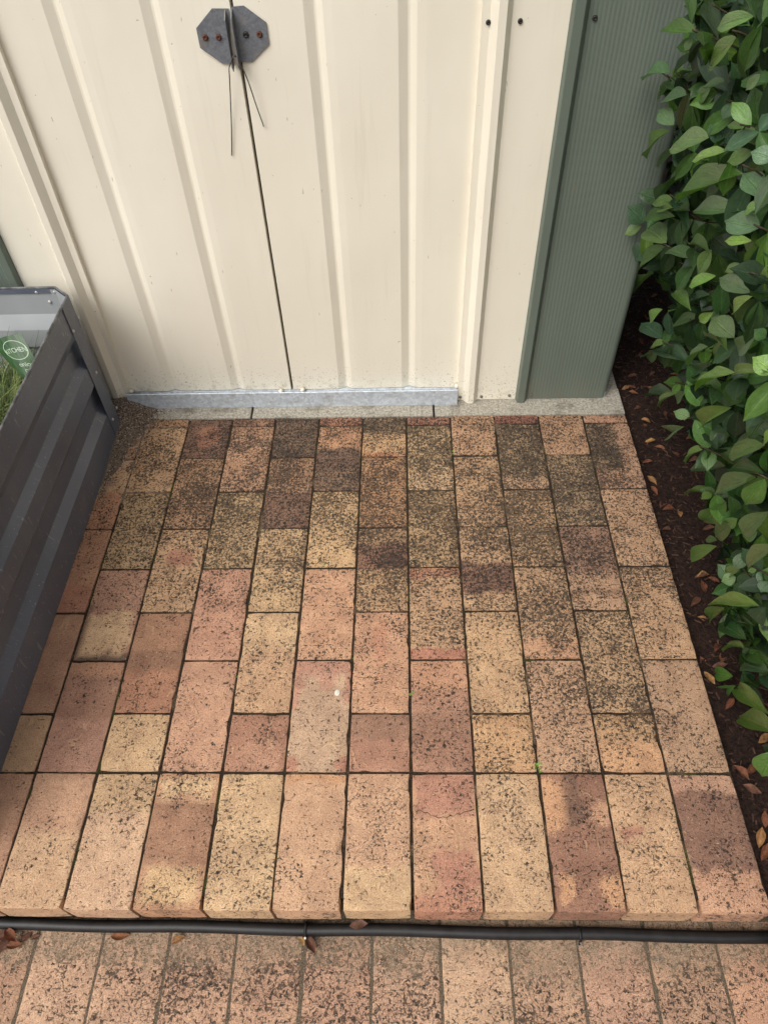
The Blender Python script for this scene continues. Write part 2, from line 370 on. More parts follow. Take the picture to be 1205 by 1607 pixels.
# ------------------------------------------------------------------ brick patio
patio = box('brick_patio', -0.704, 0.7005, 0.024, 1.194, -0.130, -0.0038, M['sand']); tag(patio, kind='structure')
ALB = 0.95
def soft(c):
    g_ = 0.35*c[0]+0.5*c[1]+0.15*c[2]
    c = tuple(q+(m_-q)*0.26 for q, m_ in zip(c, (211, 163, 128)))
    return tuple(min(255, q+(g_-q)*0.25+4) for q in c)
def grime(x, y):
    g_ = .22+.62*sstep(.50, .92, y)+.45*math.exp(-((x-.45)/.2)**2-((y-.52)/.26)**2)+.15*math.exp(-((x-.1)/.3)**2-((y-.75)/.2)**2)
    g_ -= .30*sstep(-.40, -.66, x)+.18*sstep(.6, .7, x)*sstep(.55, .8, y)
    return g_+.30*mnoise.noise(Vector((x*7, y*7, 4)))+.15*mnoise.noise(Vector((x*19, y*19, 8)))
def brick_mesh(W, L, H, base, dirt, patches, seed, sandf=None, gpos=None):
    """one worn clay paver, origin at the centre of its top face"""
    r = random.Random(seed); nx, ny = 8, (16 if L > 0.15 else (9 if L > 0.06 else 3))
    ch = 0.0032; off = Vector((r.uniform(0, 90), r.uniform(0, 90), r.uniform(0, 90)))
    vs_, cs, ds, ss = [], [], [], []; c2s, pms = [], []
    def colour(u, v, x, y):
        wob = mnoise.noise(Vector((x*32, y*32, 0))+off)*0.12; wob2 = mnoise.noise(Vector((x*32, y*32, 9))+off)*0.055
        c = Vector(base); d = dirt; acc = Vector((0, 0, 0)); ws = 0.0; pm = 0.0
        for (u0, u1, v0, v1, pc, pd, sf) in patches:
            uu = u+wob; vv = v+wob2
            k = sstep(u0-sf, u0+sf, uu)*(1-sstep(u1-sf, u1+sf, uu))*sstep(v0-sf, v0+sf, vv)*(1-sstep(v1-sf, v1+sf, vv))
            if pc is not None:
                wk = k*k+1e-5; acc += Vector(pc)*wk; ws += wk; pm = max(pm, k)
            if pd is not None: d = d+(pd-d)*k
        d = d*.46+.60*grime(x+gpos[0], y+gpos[1]) if gpos else d*.78
        l = lin(soft(c)); l2 = lin(soft(acc/ws)) if ws else l
        return (l[0]*ALB, l[1]*ALB, l[2]*ALB, 1.0), d, (l2[0]*ALB, l2[1]*ALB, l2[2]*ALB, 1.0), pm
    def add(x, y, z):
        u = x/W+0.5; v = y/L+0.5
        c, d, c2, pm = colour(min(1, max(0, u)), min(1, max(0, v)), x, y); c2s.append(c2); pms.append(pm)
        vs_.append((x, y, z)); cs.append(c); ds.append(d); ss.append(sandf(x, y) if sandf else 0.0)
    hw, hl = W/2-ch, L/2-ch
    for j in range(ny+1):
        for i in range(nx+1):
            x = -hw+2*hw*i/nx; y = -hl+2*hl*j/ny
            edge = i in (0, nx) or j in (0, ny); z = mnoise.noise(Vector((x*18, y*18, 3))+off)*0.0007
            if edge: z -= 0.0006+max(0.0, mnoise.noise(Vector((x*90, y*90, 5))+off))*0.0012
            add(x, y, z)
    fs = []
    for j in range(ny):
        for i in range(nx):
            a = j*(nx+1)+i; fs.append((a, a+1, a+nx+2, a+nx+1))
    ring = [i for i in range(nx+1)]+[j*(nx+1)+nx for j in range(1, ny+1)]+[ny*(nx+1)+i for i in range(nx-1, -1, -1)]+[j*(nx+1) for j in range(ny-1, 0, -1)]
    prev = ring
    for (e, dz) in ((ch*0.80, -0.0012), (ch, -0.0032), (ch, -0.009), (ch-0.0005, -H)):
        cur = []
        for idx in ring:
            x, y, _ = vs_[idx]
            sx = 1 if x > hw-1e-6 else (-1 if x < -hw+1e-6 else 0); sy = 1 if y > hl-1e-6 else (-1 if y < -hl+1e-6 else 0)
            k = 0.72 if (sx and sy) else 1.0
            jit = mnoise.noise(Vector((x*70, y*70, dz*60))+off)*0.0007-max(0, mnoise.noise(Vector((x*38, y*38, 2))+off)-0.25)*0.006*(1 if dz > -0.004 else 0.2)
            add(x+sx*(e*k+jit), y+sy*(e*k+jit), dz+(0 if dz > -0.02 else 0)); cur.append(len(vs_)-1)
        n = len(ring)
        for q in range(n): fs.append((prev[q], cur[q], cur[(q+1) % n], prev[(q+1) % n]))
        prev = cur
    fs.append(tuple(reversed(prev)))
    me = bpy.data.meshes.new('brick'); me.from_pydata(vs_, [], fs); me.update()
    a = me.attributes.new('tone', 'FLOAT_COLOR', 'POINT'); a.data.foreach_set('color', [x for c in cs for x in c])
    a = me.attributes.new('tone2', 'FLOAT_COLOR', 'POINT'); a.data.foreach_set('color', [x for c in c2s for x in c])
    a = me.attributes.new('flash', 'FLOAT', 'POINT'); a.data.foreach_set('value', pms)
    a = me.attributes.new('dirt', 'FLOAT', 'POINT'); a.data.foreach_set('value', ds)
    a = me.attributes.new('sand', 'FLOAT', 'POINT'); a.data.foreach_set('value', ss)
    me.materials.append(M['brick'])
    ng = nx*ny; me.polygons.foreach_set('use_smooth', [True]*ng+[False]*(len(fs)-ng))
    bm = bmesh.new(); bm.from_mesh(me); bmesh.ops.recalc_face_normals(bm, faces=bm.faces); bm.to_mesh(me); bm.free()
    return me
seedc = [100]
def brick(parent, x0, x1, y0, y1, z, base, dirt, patches=(), H=0.048, sandf=None, jz=0.0012):
    seedc[0] += 1; r = random.Random(seedc[0]*13)
    me = brick_mesh(x1-x0, y1-y0, H, base, dirt, patches, seedc[0], sandf, ((x0+x1)/2, (y0+y1)/2) if parent.name.startswith('brick') else None)
    o = bpy.data.objects.new('brick', me); col.objects.link(o); o.parent = parent
    o.location = ((x0+x1)/2+r.uniform(-.0005, .0005), (y0+y1)/2+r.uniform(-.0006, .0006), z+r.uniform(-jz, jz))
    o.rotation_euler = (r.uniform(-.004, .004), r.uniform(-.007, .007), r.uniform(-.005, .005))
    return o
YEL=(222,182,130); TAN=(213,168,124); PINK=(214,160,124); PINKD=(200,142,112); ORG=(216,154,104); RED=(192,124,98); REDB=(176,116,90); MAU=(142,100,82); MAUD=(118,84,70); BRN=(168,122,92); GRE=(188,148,114); BROR=(186,132,96)
# per column, from the edging course towards the shed: (base, grime, patches)
ALLV=(0,1); e=0.06
def pt(u0,u1,v0,v1,c,d=None,s=0.05): return (u0,u1,v0,v1,c,d,s)
FRONT = {
 -6:(( 188,136,106),.12,()),
 -5:((216,172,128),.30,(pt(-1,2,.55,2,PINK,.2,.2),)),
 -4:((222,178,138),.28,(pt(-1,2,.7,2,YEL,.6,.12),)),
 -3:((206,150,108),.2,(pt(.08,.92,.80,.96,YEL,.2),pt(-1,2,.31,.77,(170,120,90),.25),pt(.1,.9,.04,.30,(224,182,124),.15))),
 -2:(YEL,.45,(pt(-1,.4,.1,.95,None,.65,.15),)),
 -1:((218,168,126),.26,(pt(-1,2,.93,2,ORG,.2),)),
  0:((214,164,124),.30,(pt(-1,2,-1,.3,YEL,.25,.1),)),
  1:((212,158,116),.3,(pt(.05,.95,.66,2,(194,128,104),.35,.1),pt(.3,.95,.1,.42,(194,126,102),.25,.1),pt(-1,2,-1,.1,(200,130,100),.2))),
  2:((216,174,126),.36,(pt(.3,2,.5,.8,None,.45,.1),)),
  3:((152,102,82),.25,(pt(-1,.3,.55,.95,ORG,.2,.12),pt(.7,2,.6,.8,(206,150,112),.2,.1),pt(.05,.3,.05,.25,ORG,.2,.1),pt(.7,2,.05,.25,ORG,.2,.1),pt(.35,.6,.6,2,MAUD,.5,.1))),
  4:((212,166,120),.45,(pt(.12,.5,.5,.6,RED,.3,.03),)),
  5:((132,92,78),.2,(pt(-1,2,.87,2,(200,148,118),.2,.05),pt(-1,2,-1,.28,(210,152,116),.25,.05))),
}
FIELD = {
 -6:(1,[((188,146,106),.25,()),((170,120,94),.2,()),((184,126,94),.2,(pt(-1,2,-1,.28,(178,110,86),.15,.08),)),((194,128,92),.25,(pt(-1,2,.5,2,TAN,.3,.15),)),((190,140,104),.3,())]),
 -5:(0,[((166,114,94),.25,(pt(-1,2,-1,.45,(186,130,110),.2,.1),pt(-1,2,.86,2,(186,128,98),.2))),((186,132,108),.5,(pt(.1,.95,.08,.5,(220,178,130),.45,.06),pt(-1,2,-1,.06,(92,72,62),.3,.03),pt(-1,.08,-1,.6,(116,86,72),.3,.04))),((198,162,112),.88,()),((210,164,116),.5,()),((190,140,100),.5,())]),
 -4:(1,[((220,178,126),.32,()),((176,122,92),.3,(pt(-1,2,-1,.42,(190,124,92),.3,.08),pt(-1,2,.38,.6,(150,104,80),.3,.05))),((212,166,118),.66,(pt(.2,.8,.55,.72,RED,.5,.1),)),((188,140,98),.78,()),((116,84,70),.5,(pt(.25,.75,.25,.8,(160,100,76),.3,.15),))]),
 -3:(0,[((212,154,120),.25,()),((208,146,116),.5,()),((206,170,116),.9,()),((200,148,110),.58,()),((160,112,86),.7,())]),
 -2:(1,[((178,120,94),.28,(pt(.15,.9,-1,.5,(194,136,106),.25,.1),)),((214,166,120),.36,(pt(-1,2,.6,2,YEL,.45,.08),)),((218,178,122),.86,()),((178,132,94),.62,(pt(-1,2,-1,.5,(130,94,76),.6,.05),)),((118,94,76),.85,())]),
 -1:(0,[((202,166,132),.22,(pt(-1,2,.86,2,(198,136,112),.2,.07),pt(.4,.7,.7,2,(198,138,114),.2,.08),pt(-1,.12,.5,2,(198,136,112),.2,.07),pt(.88,2,.6,2,(198,136,112),.2,.07),pt(-1,.2,-1,.12,RED,.2,.08),pt(.85,2,-1,.14,RED,.2,.08))),((214,156,116),.36,()),((220,178,120),.48,()),((196,138,96),.55,(pt(-1,2,.28,.62,(108,82,70),.75,.06),pt(-1,2,-1,.3,(134,104,82),.7,.06))),((180,112,84),.5,())]),
  0:(1,[((182,124,98),.26,(pt(-1,2,.55,2,(158,112,90),.3,.06),)),((210,152,114),.36,(pt(.35,.6,.5,.9,(204,136,104),.3,.1),)),((198,154,106),.88,(pt(-1,2,.5,.8,(140,94,74),.85,.08),)),((196,142,94),.78,()),((208,162,108),.62,(pt(-1,2,-1,.1,(204,132,86),.3),pt(-1,2,.55,2,(140,116,84),.8,.1)))]),
  1:(0,[((178,124,98),.38,(pt(-1,2,.72,2,(206,144,106),.4,.1),pt(-1,2,.25,.5,(158,110,88),.35,.08))),((206,160,114),.8,(pt(-1,2,-1,.1,(190,116,92),.3,.04),pt(-1,2,.88,2,(190,120,88),.5,.03))),((196,158,106),.98,()),((204,168,114),1.05,(pt(-1,2,-1,.3,YEL,.8,.1),)),((170,104,84),.5,())]),
  2:(1,[((216,164,108),.66,()),((210,166,116),.5,()),((212,166,118),.55,(pt(-1,2,.18,.55,(128,88,72),.8,.06),)),((206,160,112),.55,()),((206,156,112),.45,())]),
  3:(0,[((204,156,116),.55,()),((206,160,114),.75,(pt(-1,2,-1,.2,(208,150,108),.35,.06),)),((206,162,112),.88,()),((176,146,104),1.1,(pt(-1,2,-1,.16,TAN,.4,.08),)),((152,86,72),.45,())]),
  4:(1,[((206,158,106),1.0,(pt(-1,2,-1,.5,(216,158,106),.4,.1),)),((204,162,114),.98,()),((158,116,94),.6,(pt(-1,2,-1,.42,(196,150,112),.5,.04),pt(-1,2,.16,.22,(120,90,72),.7,.02))),((172,142,102),1.02,()),((200,150,108),.36,())]),
  5:(0,[((190,148,112),.5,()),((206,160,114),.62,(pt(-1,.35,.3,2,None,1.0,.15),pt(.3,.75,-1,.35,None,.95,.12))),((200,154,112),.42,()),((198,148,112),.5,(pt(-1,.6,.25,2,(150,122,90),1.1,.12),)),((192,136,104),.3,())]),
}
J = 0.0021
BR = {}
for c, (b, d, p) in FRONT.items():
    BR[c] = brick(patio, c*P+J, (c+1)*P-J, 0.0035, Q-J, 0.0, b, d, p, 0.063)
YEND = 1.197
for c, (half, lst) in FIELD.items():
    y = Q; i = 0
    for (b, d, p) in lst:
        L = Q*0.5 if (half and i == 0) else Q
        y1 = min(y+L, YEND)
        if half and i == len(lst)-1: y1 = YEND
        sfn = None
        if c <= -5 and i >= 2:
            mx, my = (c+.5)*P, (y+y1)/2
            def sfn(x, yy, mx=mx, my=my):
                X_, Y_ = x+mx, yy+my; nn = .05*mnoise.noise(Vector((X_*25, Y_*25, 3)))
                return max(sstep(.13, .0, math.hypot((X_+.66)*1.0, Y_-1.21)+nn-.02)*.9, sstep(.045, .0, X_+.65+nn*.5)*sstep(.86, .98, Y_+nn)*.75)
        br = brick(patio, c*P+J, (c+1)*P-J, y+J, y1-(J if y1 < YEND-.01 else 0.001), 0.0, b, d, p, 0.048, sfn)
        if (c, i) == (-1, 0): BR['spot'] = br
        y = y1; i += 1
# drip of white paint and a hairline crack
def child_local(name, parent, vs_, fs, mat):
    me = bpy.data.meshes.new(name); me.from_pydata(vs_, [], fs); me.update(); me.materials.append(mat)
    o = bpy.data.objects.new(name, me); col.objects.link(o); o.parent = parent; return o
sp = at_z(529, 1087, 0.001)-Vector(BR['spot'].location)
pts = [(sp.x+0.0052*(1+.25*mnoise.noise(Vector((k*1.3, 0, 0))))*math.cos(k*2*math.pi/16), sp.y+0.0068*(1+.25*mnoise.noise(Vector((k*.9, 4, 0))))*math.sin(k*2*math.pi/16)) for k in range(16)]
child_local('white_spot', BR['spot'], [(x, y, .0006) for x, y in pts]+[(sp.x, sp.y, .0016)], [(k, (k+1) % 16, 16) for k in range(16)], M['white_plastic'])
crk = []
for px, py in ((649,1270),(653,1274),(657,1271),(662,1273),(667,1276),(671,1275),(676,1280),(683,1281),(688,1284),(695,1282),(700,1284),(706,1280),(712,1281),(717,1277),(722,1278),(729,1274),(736,1273),(744,1270)):
    if py < 1260: continue
    q = at_z(px, py, 0)-Vector(BR[1].location); crk.append(q)
vv, ff = [], []
for i, q in enumerate(crk):
    wd = 0.0003+0.0002*((i*7) % 3); vv += [(q.x, q.y-wd, .0007), (q.x, q.y+wd, .0007)]
    if i: ff.append((2*i-2, 2*i, 2*i+1, 2*i-1))
child_local('crack', BR[1], vv, ff, M['black'])

# lower path, one step down
ZL = -0.090
path = box('lower_path', -0.98, 1.0, -0.50, 0.0235, -0.132, ZL-0.0016, M['path_sand']); tag(path, kind='structure')
LP = [((186,142,112),.35),((212,168,134),.35),((210,164,130),.55),((206,158,126),.7),((204,156,124),.68),((202,152,122),.8),((208,162,130),.78),((214,174,136),.4),((204,158,124),.62),((196,148,120),.5),((194,150,118),.55),((206,150,116),.4),((200,150,116),.4)]
LPP = 0.1165; lx0 = at_z(251, 1565, ZL).x-3*LPP
SANDX = {7:0.0, 8:0.055, 9:0.02, 10:.02, 6:.03}
for i, (b, d) in enumerate(LP):
    x0 = lx0+i*LPP; dep = SANDX.get(i, 0.018)
    def sf(x, y, dep=dep, x0=x0, i=i):
        yy = y-0.105+0.1+0.0   # local y: +0.115 is the step end
        dist = 0.082-y+0.03*mnoise.noise(Vector(((x+x0)*20, y*20, 1)))+.014*mnoise.noise(Vector(((x+x0)*60, y*60, 5)))
        s = 1.0-sstep(dep*.5, dep+.062, dist)
        ex = min(x+0.0575, 0.0575-x); return max(s*0.58, 0.40-ex*90)
    pts_ = ((-1, 2, .5, .82, None, min(1, d+.15), .12), (-1, 2, .7, .86, None, min(1.1, d+.2), .1)) if i not in (7,) else ()
    brick(path, x0+.002, x0+LPP-.002, -0.222, 0.010, ZL, b, d, pts_, 0.05, sf, 0.0005)
    if 0 < i < 12:
        brick(path, x0+.002, x0+LPP-.002, -0.455, -0.2255, ZL, LP[(i*5+2) % 13][0], LP[(i*5+2) % 13][1], (), 0.05, None, 0.0005)

# concrete footing strip in front of the shed, three pours with open joints
foot = box('concrete_footing', -1.30, 0.700, 1.262, 3.05, -0.13, -0.006, M['concrete']); tag(foot, kind='structure')
for x0, x1 in ((-1.10, -0.3055), (-0.3005, 0.1885), (0.1935, 0.700)):
    bm = bmesh.new(); bm_box(bm, ((x0+x1)/2, (1.1985+1.30)/2, -0.0625), (x1-x0, 0.1015, 0.126), 0.003)
    from_bm('footing_section', bm, M['concrete'], foot)

# ------------------------------------------------------------------ garden shed
shed = empty('garden_shed', (-0.19, 1.27, 0))
tag(shed, 'cream metal garden shed with double doors and dull green corner panels', 'shed')
YW = 1.259; HT = 1.85; CX = -0.19
def mir(pts): return [(2*CX-x, y) for x, y in reversed(pts)]
# frame flange + ridge + infill panel + green corner, right side then mirrored
jamb = [(0.2555, 1.285), (0.2555, YW), (0.270, YW), (0.2835, YW-.016), (0.298, YW-.016), (0.3095, YW), (0.4130, YW+.0005)]
green = [(0.4125, YW-.002), (0.4165, YW-.014), (0.4175, YW-.0155), (0.4345, YW-.0155), (0.4365, YW-.014), (0.4455, YW)]
x = 0.449
k = 0
while x < 0.640:
    green.append((x, YW+(0.0 if k % 4 in (0,) else 0.0005 if k % 4 == 2 else 0.0002))); x += 0.00205; k += 1
for a in range(0, 7):
    t = a/6*math.pi/2; green.append((0.644+0.016*math.sin(t), YW+0.016-0.016*math.cos(t)))
green += [(0.660, 2.75)]
sheet('door_jamb', jamb, 0.002, HT, 0.0008, M['cream'], shed, nz=24, wob=.0012)
sheet('door_jamb', mir(jamb), 0.002, HT, 0.0008, M['cream'], shed, nz=24, wob=.0012)
sheet('corner_panel', green, 0.003, HT, 0.0008, M['green'], shed, nz=6)
sheet('corner_panel', mir(green), 0.003, HT, 0.0008, M['green'], shed, nz=1)
# bottom rail edge under the infill panels
for x0, x1 in ((0.305, 0.655),):
    box('base_rail', x0, x1, YW+.0035, YW+.03, 0.0005, 0.020, M['galv'], shed)
    box('base_rail', 2*CX-x1, 2*CX-x0, YW+.0035, YW+.03, 0.0005, 0.020, M['galv'], shed)
box('back_wall', -1.04, 0.66, 2.75, 2.752, 0, HT, M['green'], shed)
bm = bmesh.new(); bm_box(bm, (CX, 2.0, HT+0.02), (1.78, 1.56, 0.03), 0.004)
from_bm('roof', bm, M['green'], shed)
box('floor', -1.03, 0.65, 1.30, 2.74, -0.004, 0.004, M['concrete'], shed)
# doors: cream sheets with pressed grooves
YD = 1.272; ZD = 0.036
def door_prof(x0, x1, grooves):
    p = [(x0, YD+.024), (x0, YD)]
    for gx in grooves:
        p += [(gx-.019, YD), (gx-.001, YD+.0075), (gx+.003, YD+.0075), (gx+.016, YD+.0012), (gx+.033, YD)]
    p += [(x1, YD), (x1, YD+.024)]
    return p
def densify(p, st=0.03):
    out = [p[0]]
    for a, b in zip(p, p[1:]):
        n = max(1, int(((b[0]-a[0])**2+(b[1]-a[1])**2)**.5/st))
        for i in range(1, n+1): out.append((a[0]+(b[0]-a[0])*i/n, a[1]+(b[1]-a[1])*i/n))
    return out
dl = sheet('door', densify(door_prof(-0.640, -0.1965, (-0.516, -0.340))), ZD, HT-.05, 0.0007, M['cream'], shed, nz=40, wob=.004)
dr = sheet('door', densify(door_prof(-0.1900, 0.2585, (-0.046, 0.124))), ZD, HT-.05, 0.0007, M['cream'], shed, nz=40, wob=.004)
dl['label'] = 'left cream door leaf'; dr['label'] = 'right cream door leaf'
# galvanised door track
track = sheet('door_track', [(1.290, 0.010), (1.290, 0.034), (1.268, 0.034), (1.268, 0.030), (1.2440, 0.0295), (1.2435, 0.0505), (1.2420, 0.0510), (1.2405, 0.0500), (1.2400, 0.001)], -0.640, 0.2545, 0.001, M['galv'], shed, axis='x', nz=20, wob=.0004)
for px, py in ((207, 614), (441, 614), (475, 612), (716, 606)):
    q = at_y(px, py, 1.262)
    lathe('door_buffer', [(0.0062, 0), (0.0062, .010), (0.0045, .0135), (0.001, .0145)], (q.x, 1.270, q.z-.002), (0, -1, .25), M['white_plastic'], shed)
# fixing screws on the frame
def screw(parent, px, py, y, mat, r=0.0048):
    q = at_y(px, py, y)
    return lathe('screw', [(r, 0), (r, .0015), (r*.8, .0034), (r*.45, .0040), (r*.42, .0028), (0.0003, .0028)], (q.x, y, q.z), (0, -1, 0), mat, parent, 10)
for px, py in ((766, 35), (816, 33), (933, 28)): screw(shed, px, py, YW-.0002, M['dark_screw'])
for px, py in ((722, 623), (755, 622), (799, 620.5), (833, 619)): screw(shed, px, py, YW-.0002, M['screw'], .0042)
# latch: two galvanised half-octagon plates with turned-out lips
def plate(parent, pix, lip_x, lip_pix, sgn):
    ps = [at_y(a, b, YD-.002) for a, b in pix]
    bm = bmesh.new(); vs_ = [bm.verts.new(q) for q in ps]; f = bm.faces.new(vs_)
    ex = bmesh.ops.extrude_face_region(bm, geom=[f]); 
    for v in [g_ for g_ in ex['geom'] if isinstance(g_, bmesh.types.BMVert)]: v.co.y -= 0.0016
    bmesh.ops.recalc_face_normals(bm, faces=bm.faces)
    zt, zb = lip_pix
    y0, y1 = YD-.002, YD-.024
    xs = (lip_x, lip_x+sgn*.0018)
    prof = [(y0, zb+.004), (y1+.007, zb-.004), (y1, zb+.006), (y1, zt-.012), (y0, zt)]
    A = [bm.verts.new((xs[0], a, b)) for a, b in prof]; B = [bm.verts.new((xs[1], a, b)) for a, b in prof]
    bm.faces.new(A); bm.faces.new(list(reversed(B)))
    for i in range(len(prof)): bm.faces.new((A[i], B[i], B[(i+1) % len(prof)], A[(i+1) % len(prof)]))
    bmesh.ops.recalc_face_normals(bm, faces=bm.faces)
    return from_bm('latch_plate', bm, M['galv_dark'], parent)
ox, s = 290, 6.18
def Z(*p): return [(ox+a/s, b/s) for a, b in p]
plate(dl, Z((265,80),(428,82),(462,615),(368,615),(152,462),(113,272)), at_y(290+388/s, 82/s, YD).x*.5+at_y(290+418/s, 615/s, YD).x*.5+.0075, (at_y(290+390/s, 82/s, YD).z, at_y(290+440/s, 640/s, YD).z), -1)
plate(dr, Z((455,62),(572,53),(790,215),(818,425),(652,597),(530,602)), at_y(290+455/s, 62/s, YD).x*.5+at_y(290+530/s, 602/s, YD).x*.5, (at_y(290+460/s, 70/s, YD).z, at_y(290+530/s, 625/s, YD).z), 1)
for px, py, pr in ((200,362,dl),(330,360,dl),(593,335,dr),(725,332,dr)):
    screw(pr, ox+px/s, py/s, YD-.0036, M['rust'] if px != 593 else M['dark_screw'], .0056)
# tie wire through the latch lips
wp = [(765,1228,.004),(755,1190,.006),(700,1040,.012),(620,800,.018),(548,632,.020),(505,555,.022),(470,548,.024),(452,600,.024),(432,660,.022),(436,760,.017),(446,1000,.010),(455,1250,.005),(457,1508,.004)]
wpts = [at_y(ox+a/s, b/s, YD-d) for a, b, d in wp]
def smooth_path(ps, n=4):
    out = []
    for i in range(len(ps)-1):
        p0 = ps[max(i-1, 0)]; p1 = ps[i]; p2 = ps[i+1]; p3 = ps[min(i+2, len(ps)-1)]
        for k in range(n):
            t = k/n; out.append(0.5*((2*p1)+(p2-p0)*t+(2*p0-5*p1+4*p2-p3)*t*t+(3*p1-p0-3*p2+p3)*t**3))
    out.append(ps[-1]); return out
wr = tube('tie_wire', smooth_path(wpts), 0.0011, M['wire'], None, 6)
tag(wr, 'thin grey tie wire looped through the shed door latch', 'wire')

# ------------------------------------------------------------------ raised garden bed
bed = empty('raised_garden_bed', (-0.95, 0.6, 0))
tag(bed, 'charcoal corrugated steel raised garden bed standing on the pavers', 'garden bed')
XB = -0.650; YF = 1.205; YN = 0.03; XL = -1.45; HB = 0.406
D = 0.015
# profile in (offset inward, z): flat band, groove, flat band, groove, flat band
bprof = [(0, .001), (0, .085), (D, .110), (D, .158), (0, .184), (0, .235), (D, .253), (D, .301), (0, .336), (0, HB)]
def bed_wall(name, fn, n, mat_out, mat_in):
    """fn(k, offset) gives x,y along the run; two skins so that the inner face keeps its own coat"""
    for off0, mt, nm in ((0.0, mat_out, name), (0.0016, mat_in, 'inner_skin')):
        vs_, fs = [], []
        for k in range(n+1):
            for o_, z in bprof:
                x_, y_ = fn(k/n, o_+off0); vs_.append((x_, y_, z))
        m_ = len(bprof)
        for k in range(n):
            for i in range(m_-1): fs.append((k*m_+i, (k+1)*m_+i, (k+1)*m_+i+1, k*m_+i+1))
        yield py_mesh(nm, vs_, fs, mt, bed)
YC = 1.170; XC = -0.690
list(bed_wall('side_wall', lambda t, o: (XB-o, YN+.04+(YC-.02-YN-.04)*t), 12, M['bed'], M['bed_in']))
list(bed_wall('end_wall', lambda t, o: (XC+(XL+.04-XC)*t, YF-o), 6, M['bed'], M['bed_in']))
list(bed_wall('side_wall', lambda t, o: (XL+o, YF-.04+(YN+.04-YF+.04)*t), 6, M['bed'], M['bed_in']))
list(bed_wall('end_wall', lambda t, o: (XL+.04+(XB-.04-XL-.04)*t, YN+o), 6, M['bed'], M['bed_in']))
def corner(pts, name='corner_post'):
    sheet(name, pts, 0.001, HB+.002, 0.0016, M['bed'], bed)
corner([(XB+.0022, 1.121), (XB+.0022, YC), (XC, YF+.0022), (XC-.05, YF+.0022)])
corner([(XL+.05+.04, YF+.0022), (XL+.04, YF+.0022), (XL-.0022, YF-.04), (XL-.0022, YF-.09)])
corner([(XL-.0022, YN+.09), (XL-.0022, YN+.04), (XL+.04, YN-.0022), (XL+.09, YN-.0022)])
corner([(XB-.09, YN-.0022), (XB-.04, YN-.0022), (XB+.0022, YN+.04), (XB+.0022, YN+.09)])
# inner lining of the far corner and rolled rim
sheet('inner_corner', [(XC-.012, YF-.0035), (XC-.001, YF-.0035), (XB-.0035, YC-.003), (XB-.0035, YC-.015)], 0.05, HB-.003, -0.001, M['bed_in'], bed)
rimp = [(XB-.001, YN+.04), (XB-.001, YC), (XC, YF-.001), (XL+.04, YF-.001), (XL+.001, YF-.04), (XL+.001, YN+.04), (XL+.04, YN+.001), (XB-.04, YN+.001), (XB-.001, YN+.04)]
M['rim'] = mat_simple('worn rim edge', lin((66, 66, 68)), lin((128, 128, 130)), 0.5, 0.1, 40)
tube('rim', [(a, b, HB+.0005) for a, b in rimp], 0.0030, M['rim'], bed, 8)
M['bright_bolt'] = mat_simple('bright zinc bolt', lin((168, 166, 162)), lin((196, 194, 190)), 0.4, 0.3, 300)
sheet('rim_strip', [(XL+.06, YF-.0042), (XC-.004, YF-.0042)], HB-.013, HB-.001, 0.0008, M['bed'], bed)
def bolt(p, n, mat=None, r=.0046): return lathe('bolt', [(r, 0), (r, .001), (r*.75, .0028), (.0004, .0034)], p, n, mat or M['bright_bolt'], bed, 8)
for px, py in ((124, 500), (115, 520), (151, 585), (183, 640), (177, 658), (191, 662)):
    q = at_x(px, py, XB+.0022); bolt((XB+.0022, q.y, q.z), (1, 0, 0))
for px, py in ((53, 450), (81, 448), (78, 475)):
    q = at_y(px, py, YF-.0055); bolt((q.x, YF-.0020, min(q.z, HB-.010)), (0, -1, 0))
soil = grid_surface('soil', XL+.004, XB-.0175, YN+.005, YF-.0175, 40, 60, lambda x, y: 0.175+mnoise.noise(Vector((x*14, y*14, 3)))*.012, M['mulch_soil'], bed)
# trailing herb in the bed
herb = empty('potted_herb', (-0.86, 0.98, 0.17)); tag(herb, 'wispy thin-bladed green herb growing inside the raised bed', 'plant')
M['herb'] = NT('herb blade')
kk = M['herb']; kk.base(kk.attr('tone')); kk.set(0.55, 0, 0.3); M['herb'] = kk.m
def blades(name, n, cx, cy, z0, rx, ry, hmin, hmax, parent, seed, cols, wid=(.0009, .0019), spread=.12):
    r = random.Random(seed); vs_, fs, cs = [], [], []
    for i in range(n):
        a = r.uniform(0, 6.28); q = r.random()**.5
        p = Vector((cx+rx*q*math.cos(a), cy+ry*q*math.sin(a), z0))
        a2 = a+r.uniform(-1.2, 1.2); h = r.uniform(hmin, hmax); out = r.uniform(.2, 1)*spread
        d = Vector((math.cos(a2), math.sin(a2), 0)); sd = Vector((-d.y, d.x, 0)); wd = r.uniform(*wid); c0 = lin(r.choice(cols)); f_ = r.uniform(.6, 1.25)
        b0 = len(vs_); S = 7
        droop = r.uniform(.4, 1.3)
        for k in range(S+1):
            t = k/S; c = p+d*(out*t**1.3)+Vector((0, 0, h*(1.6*t-droop*.9*t*t)))+sd*(.012*math.sin(t*4+i))
            ww = wd*(1-.75*t)
            c.x = min(c.x, -.676); c.y = min(c.y, 1.175)
            vs_ += [c-sd*ww, c+sd*ww+Vector((0, 0, ww*.6))]; cs += [(*[u*f_ for u in c0], 1)]*2
            if k: fs.append((b0+2*k-2, b0+2*k-1, b0+2*k+1, b0+2*k))
    o = py_mesh(name, vs_, fs, M['herb'], parent, True)
    a = o.data.attributes.new('tone', 'FLOAT_COLOR', 'POINT'); a.data.foreach_set('color', [u for c in cs for u in c])
    return o
GC = [(86, 104, 50), (108, 126, 64), (62, 82, 38), (134, 146, 84), (84, 90, 48), (50, 66, 30)]
